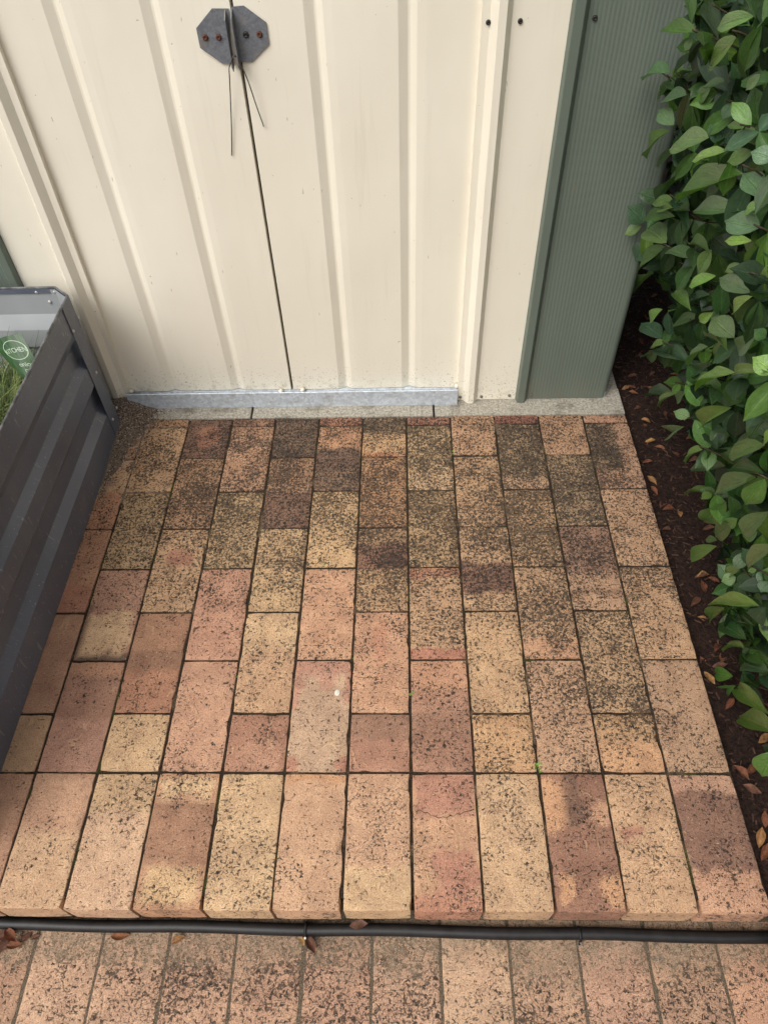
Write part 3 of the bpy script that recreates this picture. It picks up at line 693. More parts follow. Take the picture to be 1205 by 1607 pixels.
tag(blades('blades', 2600, -0.87, 0.97, 0.172, .17, .17, .05, .13, herb, 3, GC, (.0006, .0013)), kind='stuff')
# plant label
M['tag'] = NT('printed green label')
kk = M['tag']; vv_ = kk.coords(scale=(1, 1, 1)); wn = kk.noise(kk.coords('UV', (9, 1.2, 1)), 3, 2, .5)
kk.base(kk.mix(kk.ramp(wn, .4, .62), lin((30, 58, 30)), lin((58, 92, 48)))); kk.set(.35, 0, .5); M['tag'] = kk.m
lab = empty('plant_label', (-0.78, 1.09, 0.20)); tag(lab, 'green printed plastic plant label stuck in the raised bed', 'plant label')
TL, TR, BR_, BL = at_y(-16, 538, 1.125), at_y(30, 522, 1.115), at_y(68, 592, 1.03), at_y(32, 592, 1.03)
def labp(u, v, h=0.0):
    a = TL.lerp(TR, u).lerp(BL.lerp(BR_, u), v)
    n = (TR-TL).cross(BL-TL).normalized()
    if n.y > 0: n = -n
    return a+n*(h+.010*math.sin(u*math.pi)-.006)
vs_, fs = [], []; NU = 8
for hh in (0, -.0008):
    for j in range(NU+1):
        for i in range(NU+1): vs_.append(labp(i/NU, j/NU, hh))
o2 = (NU+1)**2
for j in range(NU):
    for i in range(NU):
        a = j*(NU+1)+i; fs.append((a, a+1, a+NU+2, a+NU+1)); fs.append((o2+a+1, o2+a, o2+a+NU+1, o2+a+NU+2))
lc = py_mesh('card', vs_, fs, M['tag'], lab, True)
uvl = lc.data.uv_layers.new(name='UVMap')
for p_ in lc.data.polygons:
    for li in p_.loop_indices:
        vi = lc.data.loops[li].vertex_index % o2; uvl.data[li].uv = ((vi % (NU+1))/NU, (vi//(NU+1))/NU)
# stake below the card
b0 = (BL+BR_)*.5
py_mesh('stake', [BL.lerp(BR_, .3), BL.lerp(BR_, .7), b0+Vector((0.006, -.02, -.07)), BL.lerp(BR_, .3)+Vector((0, .001, 0)), BL.lerp(BR_, .7)+Vector((0, .001, 0)), b0+Vector((0.006, -.019, -.07))], [(0,1,2), (5,4,3), (0,3,4,1), (1,4,5,2), (2,5,3,0)], M['white_plastic'], lab)
M['print'] = mat_simple('pale print', lin((160, 180, 154)), lin((182, 198, 176)), .5)
def lettering(txt, u0, u1, v, size_v, parent):
    cu = bpy.data.curves.new('lettering', 'FONT'); cu.body = txt; cu.align_x = 'LEFT'
    to = bpy.data.objects.new('tmp_text', cu); col.objects.link(to)
    dg = bpy.context.evaluated_depsgraph_get(); dg.update(); me = bpy.data.meshes.new_from_object(to.evaluated_get(dg))
    bpy.data.objects.remove(to)
    xs = [q.co.x for q in me.vertices]; ys = [q.co.y for q in me.vertices]
    x0, x1, y0, y1 = min(xs), max(xs), min(ys), max(ys)
    for q in me.vertices:
        u = u0+(u1-u0)*(q.co.x-x0)/(x1-x0); vv = v-size_v*(q.co.y-y0)/(y1-y0); q.co = labp(u, vv, .0006)
    me.materials.clear(); return link('lettering', me, M['print'], parent)
lettering('KITCHEN', .27, .93, .40, .11, lab)
lettering('onion', .42, .92, .745, .10, lab)
lettering('CHIVES', .50, .96, .90, .085, lab)
def ring(uc, vc, ru, rv, wd, parent):
    vs_, fs = [], []; N = 40
    for k in range(N):
        t = 2*math.pi*k/N
        for q in (1, 1-wd): vs_.append(labp(uc+ru*q*math.cos(t), vc+rv*q*math.sin(t), .0006))
    for k in range(N): a = 2*k; b = 2*((k+1) % N); fs.append((a, b, b+1, a+1))
    return py_mesh('printed_ring', vs_, fs, M['print'], parent)
ring(.6, .345, .36, .235, .06, lab)

# ------------------------------------------------------------------ debris heap in the corner
def heap_h(x, y):
    h = 0.040*math.exp(-(((x+.665)/.066)**2+((y-1.238)/.046)**2))
    t = min(1, max(0, (y-.93)/.25)); h = max(h, 0.022*t*math.exp(-((x+.652)/(.018+.03*t))**2))
    return h+mnoise.noise(Vector((x*60, y*60, 2)))*.0025-.0035
M['debris'] = mat_simple('gritty leaf litter', lin((74, 62, 54)), lin((146, 130, 114)), .95, 0, 420, .8, .2, False, .003, 6)
hp = empty('debris_heap', (-.64, 1.2, 0)); tag(hp, 'heap of gritty litter between the raised bed and shed track', 'debris')
grid_surface('heap', -.72, -.48, .90, 1.29, 60, 90, heap_h, M['debris'], hp)
M['grit'] = NT('grit'); kk = M['grit']; kk.base(kk.attr('tone')); kk.set(.9, 0, .2); M['grit'] = kk.m
r = random.Random(5); vs_, fs, cs = [], [], []
def grain(vs_, fs, cs, p, s, c, r, el=1.0):
    d = Vector((r.gauss(0, 1), r.gauss(0, 1), r.gauss(0, .5))).normalized(); a = d.orthogonal().normalized(); b = d.cross(a); b0 = len(vs_)
    vs_ += [p+d*s*el, p-d*s*el, p+a*s*.7, p-a*s*.7, p+b*s*.6, p-b*s*.6]; cs += [c]*6
    for q in ((0,2,4),(0,4,3),(0,3,5),(0,5,2),(1,4,2),(1,3,4),(1,5,3),(1,2,5)): fs.append(tuple(b0+i for i in q))
GRC = [(110,94,82),(142,124,110),(82,68,60),(164,148,132),(64,52,48),(120,98,80),(188,178,166)]
for i in range(5200):
    if i < 3600: x = r.gauss(-.640, .045); y = r.gauss(1.22, .035)
    else: y = 1.2-abs(r.gauss(0, .13)); x = -.648+abs(r.gauss(0, .012+.03*max(0, (y-1.0)/.2)))
    if x < -.71 or y > 1.262 or y < .86 or (y > 1.236 and x > -.53) or (x < -.646 and y < 1.17) or x > -.42: continue
    z = max(heap_h(x, y), .0008); c = lin(GRC[min(6, int(r.random()**1.1*7))])
    grain(vs_, fs, cs, Vector((x, y, z+.0005)), r.uniform(.0007, .0021), (*c, 1), r, r.uniform(1, 2.4))
gr = py_mesh('grit', vs_, fs, M['grit'], hp); tag(gr, kind='stuff')
a = gr.data.attributes.new('tone', 'FLOAT_COLOR', 'POINT'); a.data.foreach_set('color', [u for c in cs for u in c])
# loose grit along the foot of the step
r = random.Random(15); vs_, fs, cs = [], [], []
for i in range(3200):
    x = r.uniform(-.68, .72); y = .012-abs(r.gauss(0, .030))
    if r.random() < .35: y = r.uniform(-.12, -.0)
    c = lin(r.choice(GRC)); grain(vs_, fs, cs, Vector((x, y, ZL+.0004)), r.uniform(.0005, .0012), (*c, 1), r, r.uniform(1, 1.8))
gr2 = py_mesh('step_grit', vs_, fs, M['grit']); tag(gr2, 'fine sandy grit lying along the foot of the brick step', 'grit', kind='stuff')
a = gr2.data.attributes.new('tone', 'FLOAT_COLOR', 'POINT'); a.data.foreach_set('color', [u for c in cs for u in c])

# ------------------------------------------------------------------ irrigation pipe and stakes
PR = 0.0100
_pa, _pb = at_z(20, 1450, ZL+PR), at_z(1190, 1471, ZL+PR)
def pipe_y(x): return _pa.y+(_pb.y-_pa.y)*(x-_pa.x)/(_pb.x-_pa.x)
pp = [(x_/20, pipe_y(x_/20)+.0012*math.sin(x_*.9), ZL+PR+.0006+.0006*math.sin(x_*1.7)) for x_ in range(-19, 20)]
pipe = tube('irrigation_pipe', pp, PR, M['black_poly'], None, 20); tag(pipe, 'black poly irrigation pipe lying along the foot of the brick step', 'pipe')
for px, lb in ((480, 'black hold-down peg on the irrigation pipe beside the curled brown leaf'), (908, 'black hold-down peg on the irrigation pipe below the dark mauve edging brick')):
    q = at_z(px, 1462, ZL+PR); x_ = q.x; yc = pipe_y(x_)
    pk = empty('pipe_peg', (x_, yc, ZL)); tag(pk, lb, 'peg', 'hold-down pegs on the irrigation pipe')
    bm = bmesh.new(); N = 14
    ro, ri, hwd = PR+.0022, PR+.0002, .0024
    ra = []
    for k in range(N+1):
        t = -0.25+ (math.pi+.5)*k/N
        for rr in (ri, ro):
            for sx in (-1, 1): ra.append(bm.verts.new((x_+sx*hwd, yc-rr*math.cos(t), ZL+PR+rr*math.sin(t))))
    for k in range(N):
        a, b = 4*k, 4*k+4
        for i0, i1 in ((0,1),(1,3),(3,2),(2,0)): bm.faces.new((ra[a+i0], ra[a+i1], ra[b+i1], ra[b+i0]))
    bm.faces.new((ra[0], ra[2], ra[3], ra[1])); bm.faces.new((ra[-4], ra[-3], ra[-1], ra[-2]))
    bmesh.ops.recalc_face_normals(bm, faces=bm.faces); from_bm('strap', bm, M['black'], pk, True)
    tube('shank', [(x_, yc-ro-.0012, ZL+.013), (x_, yc-ro-.0012, ZL-.02)], .0019, M['black'], pk, 8)
    lathe('head', [(.0022, 0), (.0022, .001), (.0012, .0018)], (x_, yc-ro-.0016, ZL+.0125), (0, -.3, 1), M['white_plastic'] if px == 480 else M['screw'], pk, 8)

# ------------------------------------------------------------------ leaf meshes
def leaf_geo(fold, droop, wave, ph, obov=0.56, na=11, nc=4, wmax=0.25, curl=0.0):
    vs_, uv, fs = [], [], []
    for i in range(na+1):
        t = i/na
        wdt = wmax*max(0.0, math.sin(math.pi*t**(1.08 if obov > .5 else 0.92)))**(0.74+.25*t*t)
        if t > .66: wdt *= 1-.55*((t-.66)/.34)**1.5
        wdt = max(wdt, 0.004)
        for j in range(nc+1):
            s_ = (j/nc-.5)*2
            z = fold*abs(s_)*wdt-droop*t*t+wave*math.sin(ph+t*9+s_*2.2)*abs(s_)*wdt
            z -= curl*(s_**2)*wdt
            vs_.append((t, s_*wdt, z)); uv.append((t, j/nc))
    for i in range(na):
        for j in range(nc):
            a = i*(nc+1)+j; fs.append((a, a+nc+1, a+nc+2, a+1))
    return vs_, uv, fs
def leaf_mesh(name, *a, **k):
    mat = k.pop('mat', M['leaf'])
    vs_, uv, fs = leaf_geo(*a, **k)
    me = bpy.data.meshes.new(name); me.from_pydata(vs_, [], fs); me.update(); me.materials.append(mat)
    l = me.uv_layers.new(name='UVMap')
    for p_ in me.polygons:
        p_.use_smooth = True
        for li in p_.loop_indices: l.data[li].uv = uv[me.loops[li].vertex_index]
    return me
LV = [leaf_mesh('leaf', .34+.12*(i % 3), .05+.06*(i % 4), .05+.04*(i % 2), i*1.7, .56 if i % 2 else .45, curl=.18*(i % 3)) for i in range(10)]
LGEO = [leaf_geo(.25+.15*(i % 3), .05+.08*(i % 3), .06, i*2.1, na=6, nc=2) for i in range(6)]

# ------------------------------------------------------------------ the hedge
hedge = empty('hedge', (0.98, 0.95, -0.01)); tag(hedge, 'dense glossy green leafy hedge overhanging the mulch bed beside the patio', 'hedge')
def face_x(z): return 0.725-0.205*z
def hit_face(px, py, off=0.0):
    d = ray(px, py)
    # x = a + b z along the ray
    t = (0.725+off-0.205*CAM.z-CAM.x)/(d.x+0.205*d.z)
    p = CAM+d*t
    lim = 1.238-max(0.0, off)*.25          # the shed front stops the twigs
    if p.y > lim and p.x < .70: p = CAM+d*((lim-CAM.y)/d.y)
    return p
TONES = {0:(44,64,42), 1:(66,97,50), 2:(84,118,54), 3:(110,148,64), 4:(90,121,78), 5:(64,93,64)}  # last two, greyer tones put sky sheen into the leaf colour
# traced leaves: zoom window row, base x,y, tip x,y, width, tone   (window scale 5.02)
TR_ = """A 640 255 355 225 115 2|A 650 215 645 0 80 0|A 1090 130 740 200 120 3|A 1100 140 1085 -30 100 4|A 955 290 720 545 150 2|A 705 372 695 222 105 4|A 430 575 185 550 135 4|A 705 440 610 590 90 1|A 440 640 320 775 80 1|A 640 430 435 560 110 0|A 560 750 350 800 130 4|A 462 985 338 860 115 4|A 580 730 490 1050 95 1|A 430 1030 160 1185 130 2|A 735 1085 480 1105 150 4|A 870 1190 590 1240 110 3|A 880 1140 790 915 165 5|A 1070 985 925 808 110 3|A 1125 980 1090 698 145 1|A 1170 1160 958 1008 115 2|A 1050 1000 880 985 60 2|A 1085 1200 885 1265 110 2|A 1085 1320 900 1235 100 1|A 1250 1260 1085 1190 130 4|A 1010 1370 455 1545 210 2|A 460 1190 300 1300 90 1|A 575 1160 415 1165 95 4|A 580 1380 275 1465 130 1|A 340 1570 190 1525 110 5|A 1195 1565 1012 1360 165 4|A 1140 585 1030 705 70 4|A 1060 500 985 385 95 0|A 750 690 620 800 100 1|A 690 670 605 750 70 1|A 860 640 690 680 80 1|A 870 670 800 850 80 0|A 530 600 625 495 90 1|A 1060 230 1015 330 90 0|A 1255 190 1085 262 95 1|A 605 310 545 392 60 2|A 1210 960 1140 1090 120 1|A 1010 560 870 670 120 0|A 560 -30 620 60 80 1|A 720 10 740 130 90 0|A 830 60 900 -40 90 1|A 1180 300 1130 440 120 0|A 1150 370 1080 470 50 1|A 1190 430 1090 510 80 0|A 420 620 470 700 80 1|A 530 600 610 650 90 0|A 590 830 560 950 90 0|A 640 860 590 940 90 0|A 920 810 850 930 80 1|A 570 1250 610 1400 110 0|A 600 1290 660 1370 110 0|A 470 1230 545 1320 80 5|A 700 1260 850 1300 90 1|A 990 1480 930 1600 120 0|A 1030 1480 1040 1610 60 1|A 820 1480 700 1560 120 5|A 1210 20 1150 160 110 0|A 990 160 1050 30 90 1|A 700 60 800 160 110 0|A 620 180 560 130 90 5|A 660 260 620 350 90 5|A 830 440 790 510 90 0|A 1000 640 900 720 110 0|A 960 720 1010 800 90 0
B 455 60 290 97 80 2|B 225 245 115 130 140 5|B 470 200 215 215 92 2|B 205 270 82 333 80 2|B 400 415 212 238 170 4|B 270 395 150 545 140 5|B 400 440 168 602 122 2|B 592 530 412 425 140 4|B 615 225 452 385 140 1|B 722 402 640 228 125 1|B 757 460 650 642 112 2|B 622 585 480 772 92 1|B 530 585 408 682 100 5|B 792 668 558 737 98 3|B 1070 800 785 658 125 4|B 1080 828 858 950 100 3|B 1138 290 872 230 180 4|B 1072 392 858 385 76 3|B 945 510 765 345 160 0|B 1130 380 998 505 120 2|B 1210 390 1090 552 130 1|B 1210 90 998 160 95 3|B 980 155 608 140 145 4|B 300 648 42 832 132 2|B 745 815 358 1000 150 5|B 372 930 222 1028 86 3|B 655 995 430 1068 112 1|B 362 1162 212 1025 140 5|B 392 1200 262 1210 76 2|B 330 1235 200 1375 100 2|B 305 1282 545 1290 132 5|B 728 1225 538 1342 112 4|B 668 1240 600 1035 152 0|B 935 1155 757 990 165 4|B 895 1190 708 1342 112 2|B 1105 1145 902 1275 132 4|B 1005 1402 815 1290 112 1|B 942 1430 562 1505 142 3|B 940 1440 1078 1380 80 3|B 762 1365 508 1445 92 5|B 1260 1430 1095 1315 155 3|B 768 955 653 1032 74 3|B 988 575 868 632 66 2|B 1112 1105 995 1040 92 5|B 1150 540 1090 770 118 0|B 1215 850 1112 770 110 5|B 1110 865 985 1035 105 0|B 1160 935 1105 1105 92 0|B 345 540 430 520 100 1|B 460 20 540 130 100 5|B 465 180 560 120 100 1|B 580 420 700 400 80 2|B 740 260 720 390 80 1|B 800 480 850 620 90 1|B 530 740 700 790 100 0|B 460 800 540 830 90 2|B 900 950 780 930 110 0|B 780 830 690 930 110 0|B 870 830 800 900 110 0|B 430 1070 395 1180 60 1|B 430 1200 520 1170 70 1|B 700 1140 860 1150 90 2|B 1060 1190 1060 1380 70 1|B 600 1500 830 1520 80 2|B 820 1500 780 1640 110 1|B 1210 1500 1070 1480 110 1|B 900 1480 1000 1620 160 1|B 1180 1160 1110 1100 90 4|B 600 1540 720 1580 90 0|B 380 240 460 300 100 0|B 340 150 420 120 70 2|B 1130 220 1215 250 90 5|B 1140 660 1215 650 50 3
C 468 95 203 62 112 5|C 468 92 272 162 72 2|C 552 75 445 150 85 1|C 505 12 455 90 50 2|C 745 150 572 225 92 5|C 915 200 555 345 142 3|C 542 350 300 430 108 4|C 585 275 467 230 82 2|C 895 205 728 90 112 1|C 1148 190 925 20 200 1|C 700 495 592 362 92 1|C 692 530 490 582 102 3|C 742 512 730 668 98 2|C 868 660 580 672 112 5|C 1178 495 852 560 160 2|C 1175 475 876 455 130 1|C 1168 722 838 605 122 1|C 1195 235 1060 445 150 1|C 1175 200 982 325 92 1|C 1112 752 768 862 152 4|C 1178 760 1022 970 152 2|C 735 875 527 810 108 2|C 755 865 740 735 72 1|C 752 868 685 915 60 2|C 872 940 676 1140 172 2|C 965 1042 912 920 82 1|C 962 1072 862 1140 82 2|C 918 1120 778 1215 132 1|C 1210 1020 962 1200 152 4|C 800 1290 575 1392 104 2|C 1260 1280 978 1455 155 4|C 982 1475 803 1527 104 2|C 935 1575 825 1445 110 1|C 1092 1510 960 1600 100 5|C 1042 1335 938 1465 92 1|C 1262 390 1138 465 95 3|C 802 1245 697 1228 52 1|C 1035 335 922 245 95 0|C 1210 530 1180 730 110 0|C 1110 870 1215 1000 150 0|C 1215 60 1140 150 110 0|C 880 350 660 400 110 0|C 930 390 880 330 90 0|C 720 410 790 490 90 5|C 860 400 800 470 90 5|C 900 690 770 760 100 0|C 980 700 910 690 60 1|C 990 880 990 1010 80 0|C 1010 1010 960 1060 60 1|C 1180 1000 1060 930 120 0|C 1120 1180 1000 1210 110 1|C 1110 1470 1050 1490 40 2|C 1215 1480 1150 1590 120 1|C 880 1280 960 1330 110 0|C 560 200 545 280 60 1|C 660 150 590 60 100 0|C 1060 130 1200 200 110 1
D 1135 258 715 215 132 3|D 862 268 692 362 112 2|D 935 122 797 105 72 1|D 1032 522 802 372 132 1|D 1015 585 802 538 92 2|D 1232 742 1016 540 172 1|D 925 862 1010 628 142 1|D 1205 772 968 690 152 5|D 902 842 742 778 102 2|D 948 882 742 966 102 2|D 1000 870 1118 862 88 1|D 955 905 1118 1032 112 2|D 1262 1255 972 1108 175 2|D 1255 1400 1160 1598 200 2|D 1140 265 1050 305 60 1|D 1262 215 1142 252 130 0|D 1215 380 1160 440 90 0|D 950 350 1030 370 50 5|D 1000 410 1140 480 120 0|D 820 420 830 500 80 1|D 1030 480 1100 540 100 1|D 940 130 1000 170 70 1|D 1080 180 1140 230 70 1|D 1130 300 1090 350 60 1|D 1140 500 1210 610 110 0|D 940 300 1060 330 80 1|D 1180 800 1215 900 90 5|D 1200 60 1150 140 90 1|D 950 30 840 60 90 2"""
ROW = {'A': 0, 'B': 300, 'C': 600, 'D': 900}
leaves = []      # (base, tip, width, tone)
rl = random.Random(21)
for item in TR_.replace('\n', '|').split('|'):
    g_, *n_ = item.split(); bx, by, tx, ty, wd, tn = [float(q) for q in n_]; y0 = ROW[g_]; s5 = 1205/240.0
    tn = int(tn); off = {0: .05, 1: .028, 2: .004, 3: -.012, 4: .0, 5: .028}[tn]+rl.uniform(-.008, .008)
    b_ = hit_face(965+bx/s5, y0+by/s5, off+.014); t_ = hit_face(965+tx/s5, y0+ty/s5, off-rl.uniform(-.006, .012))
    if b_.z < .03: b_.z = .03+rl.uniform(0, .01)
    leaves.append((b_, t_, wd/s5/FPX*(b_-CAM).dot(FW), tn, True))
def place_leaf(b_, t_, wd, tn, nrm, idx):
    L = (t_-b_).length; X = (t_-b_).normalized()
    Zv = (nrm-X*nrm.dot(X)).normalized(); Y = Zv.cross(X)
    sx = L*1.10; sy = wd/0.5*1.16; sz = L
    Mx = Matrix(((X.x*sx, Y.x*sy, Zv.x*sz, b_.x), (X.y*sx, Y.y*sy, Zv.y*sz, b_.y), (X.z*sx, Y.z*sy, Zv.z*sz, b_.z), (0, 0, 0, 1)))
    return Mx
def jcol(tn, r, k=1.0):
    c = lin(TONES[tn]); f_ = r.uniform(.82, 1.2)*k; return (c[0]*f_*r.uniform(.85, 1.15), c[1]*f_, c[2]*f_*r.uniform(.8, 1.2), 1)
HP = Vector(hedge.location)
def leaf_normal(p, r, k=.38):
    tc = (CAM-p).normalized()
    return (tc*.95+Vector((0, 0, .55))+Vector((-.15, -.10, 0))+Vector((r.gauss(0, k), r.gauss(0, k), r.gauss(0, k*.6)))).normalized()
# silhouette of the hedge towards the open bed (how far its twigs reach out), as seen when it was measured
BND = [(-400,1200),(0,1090),(60,1060),(110,1045),(190,1040),(260,1050),(300,1030),(340,1012),(420,1010),(455,1045),(520,1050),(560,1040),(600,1050),(640,1085),(700,1092),(800,1105),(900,1118),(1000,1135),(1080,1150),(1100,1190),(1210,1200),(1290,1240),(1700,1500)]
def bnd(py):
    for (a, xa), (b, xb) in zip(BND, BND[1:]):
        if a <= py <= b: return xa+(xb-xa)*(py-a)/(b-a)
    return 2000
nobj = 0
rl = random.Random(31)
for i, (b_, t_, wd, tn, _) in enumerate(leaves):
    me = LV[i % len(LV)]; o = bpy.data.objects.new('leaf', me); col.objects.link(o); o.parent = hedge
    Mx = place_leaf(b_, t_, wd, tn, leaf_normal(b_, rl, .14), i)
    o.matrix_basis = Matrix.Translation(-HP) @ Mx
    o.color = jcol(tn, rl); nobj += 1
# the mass of leaves behind and around them
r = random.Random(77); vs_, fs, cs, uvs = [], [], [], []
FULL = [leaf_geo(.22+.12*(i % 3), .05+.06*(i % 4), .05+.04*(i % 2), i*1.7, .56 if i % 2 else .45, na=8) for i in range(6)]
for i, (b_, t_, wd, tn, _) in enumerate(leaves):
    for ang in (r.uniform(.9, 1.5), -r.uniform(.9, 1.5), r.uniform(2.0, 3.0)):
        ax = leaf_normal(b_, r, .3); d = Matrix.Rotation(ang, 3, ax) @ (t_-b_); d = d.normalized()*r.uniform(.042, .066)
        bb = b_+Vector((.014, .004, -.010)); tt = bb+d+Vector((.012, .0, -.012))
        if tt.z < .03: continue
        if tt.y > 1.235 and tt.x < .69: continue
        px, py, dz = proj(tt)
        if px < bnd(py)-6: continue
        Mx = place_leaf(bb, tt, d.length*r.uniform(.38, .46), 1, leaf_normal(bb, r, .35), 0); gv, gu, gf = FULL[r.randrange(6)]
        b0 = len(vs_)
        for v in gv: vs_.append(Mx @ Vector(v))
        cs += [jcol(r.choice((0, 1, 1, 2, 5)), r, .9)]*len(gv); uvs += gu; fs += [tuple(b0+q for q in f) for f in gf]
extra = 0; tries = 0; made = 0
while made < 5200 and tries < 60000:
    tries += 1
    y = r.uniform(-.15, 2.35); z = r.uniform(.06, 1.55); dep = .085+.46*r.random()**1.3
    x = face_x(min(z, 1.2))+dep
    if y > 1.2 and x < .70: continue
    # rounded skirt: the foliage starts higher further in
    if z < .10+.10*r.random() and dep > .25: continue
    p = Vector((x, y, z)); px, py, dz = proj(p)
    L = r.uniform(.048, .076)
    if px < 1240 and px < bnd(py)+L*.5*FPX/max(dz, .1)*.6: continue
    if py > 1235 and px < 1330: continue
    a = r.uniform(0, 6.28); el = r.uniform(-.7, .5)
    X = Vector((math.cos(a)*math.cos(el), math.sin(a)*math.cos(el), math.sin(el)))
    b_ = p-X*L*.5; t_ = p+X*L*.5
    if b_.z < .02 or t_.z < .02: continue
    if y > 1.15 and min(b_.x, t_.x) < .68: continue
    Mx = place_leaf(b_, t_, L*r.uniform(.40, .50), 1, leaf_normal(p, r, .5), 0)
    c = jcol(r.choice((0, 0, 1, 1, 5, 2)), r, .66)  # fill leaves darkened: shade of the hedge interior put into their colour
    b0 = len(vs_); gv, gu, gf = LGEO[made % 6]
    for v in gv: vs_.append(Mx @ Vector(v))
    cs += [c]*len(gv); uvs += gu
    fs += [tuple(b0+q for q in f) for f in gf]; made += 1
me = bpy.data.meshes.new('inner_leaves'); me.from_pydata(vs_, [], fs); me.update()
l = me.uv_layers.new(name='UVMap'); li_v = [0]*len(me.loops); me.loops.foreach_get('vertex_index', li_v)
l.data.foreach_set('uv', [q for i in li_v for q in uvs[i]])
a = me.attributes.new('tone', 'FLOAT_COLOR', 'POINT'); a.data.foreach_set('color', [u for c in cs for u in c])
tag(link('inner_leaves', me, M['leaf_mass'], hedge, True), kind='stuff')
# stems: trunks out of the mulch, limbs, and a twig behind every traced leaf cluster
r = random.Random(9); limbs = []
for i, (tx, ty) in enumerate(((.93, .28), (.98, .62), (.95, .98), (.99, 1.38), (.97, 1.8), (1.02, .02))):
    pts_ = [Vector((tx, ty, -.03))]; n = 7
    for k in range(1, n+1):
        pts_.append(pts_[-1]+Vector((r.uniform(-.04, .02), r.uniform(-.04, .04), .19)))
    tube('stem', smooth_path(pts_, 3), [.013*(1-.75*q/(n*3)) for q in range(n*3+1)], M['twig'], hedge, 8)
    limbs += pts_[1:]
tv, tf = [], []
for (b_, t_, wd, tn, _) in leaves[::4]:
    near = min(limbs, key=lambda q: (q-b_).length+max(0, q.z-b_.z)*1.5)
    mid_ = b_.lerp(near, .45)+Vector((0.02, 0, -.03)); mid_.z = max(mid_.z, .02)
    back = b_+(b_-t_)*.12
    v, f = tube_geo(smooth_path([b_.copy(), back, mid_, near], 3), [.0009+.0012*(q/9) for q in range(10)], 5, True, len(tv)); tv += v; tf += f
o = py_mesh('twigs', tv, tf, M['twig'], hedge, True); tag(o, kind='stuff')

# ------------------------------------------------------------------ mulch chips and fallen leaves
r = random.Random(3); vs_, fs, cs = [], [], []
CH = [(44,30,25),(58,40,33),(34,24,21),(72,52,43),(30,21,19),(86,64,52)]
for i in range(5200):
    x = .712+abs(r.gauss(0, .22)); y = r.uniform(-.3, 2.1)
    if x > 1.35 or x < .712 or (y > 1.19 and x < .716): continue
    L = r.uniform(.004, .017); W_ = r.uniform(.0012, .0035); T = r.uniform(.0006, .002)
    a = r.uniform(0, 6.28); X = Vector((math.cos(a), math.sin(a), r.uniform(-.35, .35))).normalized(); Y = Vector((-math.sin(a), math.cos(a), r.uniform(-.4, .4))).normalized(); Zv = X.cross(Y)
    p = Vector((x, y, mulch_h(x, y)+.0015)); b0 = len(vs_)
    if p.x-L*.5*abs(X.x) < .7065: continue
    for sx in (-1, 1):
        for sy in (-1, 1):
            for sz in (-1, 1): vs_.append(p+X*sx*L*.5*(1 if sy > 0 else r.uniform(.7, 1))+Y*sy*W_*.5+Zv*sz*T*.5)
    cs += [(*lin(r.choice(CH)), 1)]*8
    for q in ((0,1,3,2),(4,6,7,5),(0,4,5,1),(2,3,7,6),(0,2,6,4),(1,5,7,3)): fs.append(tuple(b0+u for u in q))
o = py_mesh('mulch_chips', vs_, fs, M['grit']); tag(o, 'dark brown shredded bark mulch covering the bed below the hedge', 'mulch', kind='stuff')
a = o.data.attributes.new('tone', 'FLOAT_COLOR', 'POINT'); a.data.foreach_set('color', [u for c in cs for u in c])
def mat_dry():
    k = NT('dry fallen leaf'); oi = k.n('ShaderNodeObjectInfo'); v = k.coords(rand=True)
    n = k.noise(v, 5, 4, .6); c = k.mix(1.0, oi.outputs['Color'], k.mix(k.ramp(n, .3, .7), (.6, .55, .5), (1.25, 1.2, 1.15)), 'MULTIPLY')
    k.base(c); k.set(.7, 0, .3); return k.m
M['dry'] = mat_dry()
DL = [leaf_mesh('fallen_leaf', .35+.2*(i % 2), -.1+.12*(i % 3), .25, i*1.3, mat=M['dry'], curl=-.5*(i % 2), na=6, nc=4) for i in range(5)]
DC = [(126,84,56),(110,70,50),(144,108,70),(98,68,54),(160,124,74),(98,72,60)]
def fallen(x, y, z, L, a, ci, label, group, tilt=.25, w=.42):
    i = int(abs(x*1000)+abs(y*1000)) % 5; rr = random.Random(int(x*9999)+int(y*777))
    o = bpy.data.objects.new('fallen_leaf', DL[i]); col.objects.link(o)
    o.location = (x, y, z); o.rotation_euler = (rr.uniform(-tilt, tilt), rr.uniform(-tilt, tilt), a); o.scale = (L, L*w/.5*1.0, L)
    c = lin(DC[ci % 6]); o.color = (*c, 1); tag(o, label, 'fallen leaf', group); return o
CW = ['orange-brown', 'dark orange', 'light tan', 'dull brown', 'yellowish', 'grey-brown']
LBM = 'dry orange-brown fallen leaf lying on the dark mulch under the hedge'
GM = 'fallen leaves on the mulch'
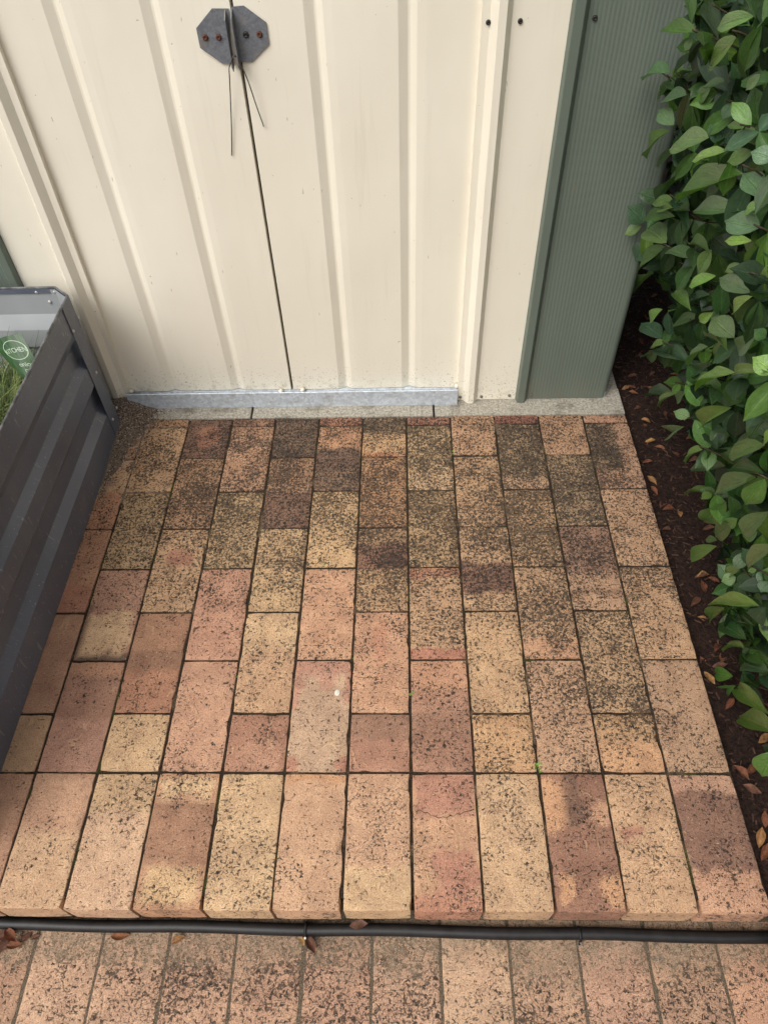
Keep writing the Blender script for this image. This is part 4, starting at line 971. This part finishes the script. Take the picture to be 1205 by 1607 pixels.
for px, py, L, a, ci in ((975,612,.030,.6,2),(998,608,.028,2.8,1),(1006,655,.030,-.9,2),(1008,664,.028,-.6,1),(1043,652,.024,1.3,3),(1012,692,.030,.3,4),(1028,698,.026,-.4,0),(1055,710,.032,-.4,1),(1008,724,.026,.1,1),(1012,744,.034,-1.0,2),(1021,762,.030,-1.2,1),(1036,795,.038,1.0,3),(1040,798,.032,.3,1),(1069,808,.030,1.5,2),(1040,827,.026,.2,3),(1101,832,.030,.1,3),(1092,1004,.0,0,0),(1095,1006,.0,0,0),(1100,1025,.046,-1.3,1),(1105,1052,.044,-1.2,2),(1122,1022,.040,.9,1),(1132,1038,.042,1.1,0),(1118,1044,.040,.1,3),(1090,905,.028,.2,3),(1085,948,.034,.7,3),(1095,965,.034,-.3,2),(1107,930,.034,1.6,1),(1092,906,.034,.3,4),(1110,905,.030,-.6,1),(1140,1110,.040,.8,1),(1160,1070,.030,.3,0),(1183,1125,.044,-1.1,3),(1190,1165,.044,.6,2),(1150,1200,.046,-.9,1),(1170,1215,.042,.7,1),(1158,1090,.034,0,3),(1185,1330,.046,1.2,2),(1196,1350,.044,1.0,1),(1199,1300,.040,1.3,1),(1165,1230,.036,-.5,3),(985,590,.028,.2,3),(1001,560,.028,.8,3),(1000,520,.030,.2,3),(1010,500,.026,-.5,3),(1020,470,.030,.6,3),(1008,540,.026,1.8,1),(1075,690,.030,.2,1),(1062,600,.026,.4,3),(1050,590,.026,-.4,1),(1072,590,.030,-1.0,1),(1019,588,.024,.7,3),(1030,440,.028,.5,3),(1080,726,.030,.3,3),(985,615,.028,-.5,0),(1015,605,.026,-.8,1),(995,640,.026,.5,3)):
    if L <= 0: continue
    if L > .038: L *= .78
    p = at_z(px, py, -.018); 
    if p.x < .715: p.x = .715+.004
    z = mulch_h(p.x, p.y)+.004
    where = 'beside the concrete footing at the shed corner' if p.y > 1.12 else ('against the brick patio edge' if p.x < .745 else 'on dark mulch below the hedge')
    size = 'large' if L > .0315 else 'small'
    fallen(p.x, p.y, z, L, a, ci, f'{size} {CW[ci % 6]} dry fallen leaf lying {where}', GM)
for px, py, L, a, ci, dz in ((12,1462,.040,.3,3,.004),(22,1470,.036,-.6,1,.009),(8,1480,.034,1.2,3,.006),(25,1484,.030,.1,1,.004),(45,1464,.024,.9,3,.004),(192,1463,.034,.05,0,.003),(282,1464,.024,.5,2,.003),(489,1484,.034,-1.0,3,.003),(475,1478,.017,-1.1,4,.003),(60,1462,.018,.4,3,.003)):
    LBS = f"{CW[ci % 6]} dry leaf {'in the leaf clump' if px < 50 else 'lying alone'} on the lower path against the irrigation pipe"
    p = at_z(px, py, ZL)
    p.y = min(p.y, pipe_y(p.x)-PR-.004)
    fallen(p.x-L*.5*math.cos(a), p.y-L*.5*math.sin(a)-(.004 if a > .2 else 0), ZL+dz, L, a, ci, LBS if not (px in (489, 475)) else ('dull brown leaf on the lower path beside a pipe peg' if px == 489 else 'tiny yellowish leaf on the lower path beside a pipe peg'), 'fallen leaves along the step', .12, .46)
q = at_z(563, 1450, -.05)
q = at_z(563, 1449, ZL+2*PR+.001)
o = fallen(q.x-.016, q.y-.004, ZL+2*PR+.0008, .032, .12, 5, 'curled brown leaf wedged between the brick step and the irrigation pipe', None, .2, .5)

# ------------------------------------------------------------------ tiny weeds in the joints
M['weed'] = mat_simple('weed green', lin((84, 124, 44)), lin((124, 160, 66)), .6, 0, 300)
def weed(px, py, n, s_, label):
    p = at_z(px, py, -.003); r = random.Random(px); vs_, fs = [], []
    for i in range(n):
        a = r.uniform(0, 6.28); d = Vector((math.cos(a), math.sin(a), r.uniform(.5, 1.2))).normalized(); sd = Vector((-d.y, d.x, 0)).normalized(); L = s_*r.uniform(.8, 1.5)
        o_ = p+Vector((r.uniform(-.002, .002), r.uniform(-.006, .006), -.002)); b0 = len(vs_)
        vs_ += [o_, o_+d*L*.5+sd*L*.06, o_+d*L*.7+sd*L*.28, o_+d*L, o_+d*L*.7-sd*L*.28, o_+d*L*.5-sd*L*.06]; fs.append(tuple(b0+k for k in range(6)))
    o = py_mesh('weed_seedling', vs_, fs, M['weed']); tag(o, label, 'weed', 'weed seedlings in the paver joints')
weed(843, 1202, 14, .0085, 'bright green weed seedling in the joint just behind the edging bricks')
weed(641, 1089, 9, .007, 'small green weed seedling in the long joint in the middle of the patio')
weed(556, 1030, 9, .006, 'tiny green weed seedling beside the paver with a white paint spot')
weed(513, 886, 9, .008, 'tiny grassy weed in a cross joint between two yellowish pavers')
weed(376, 1060, 5, .006, 'tiny green weed in the joint beside a plain pink paver')
weed(709, 712, 7, .007, 'tiny weed in a joint between grimy pavers close to the shed')
print('leaf objects', nobj, 'mass', made)
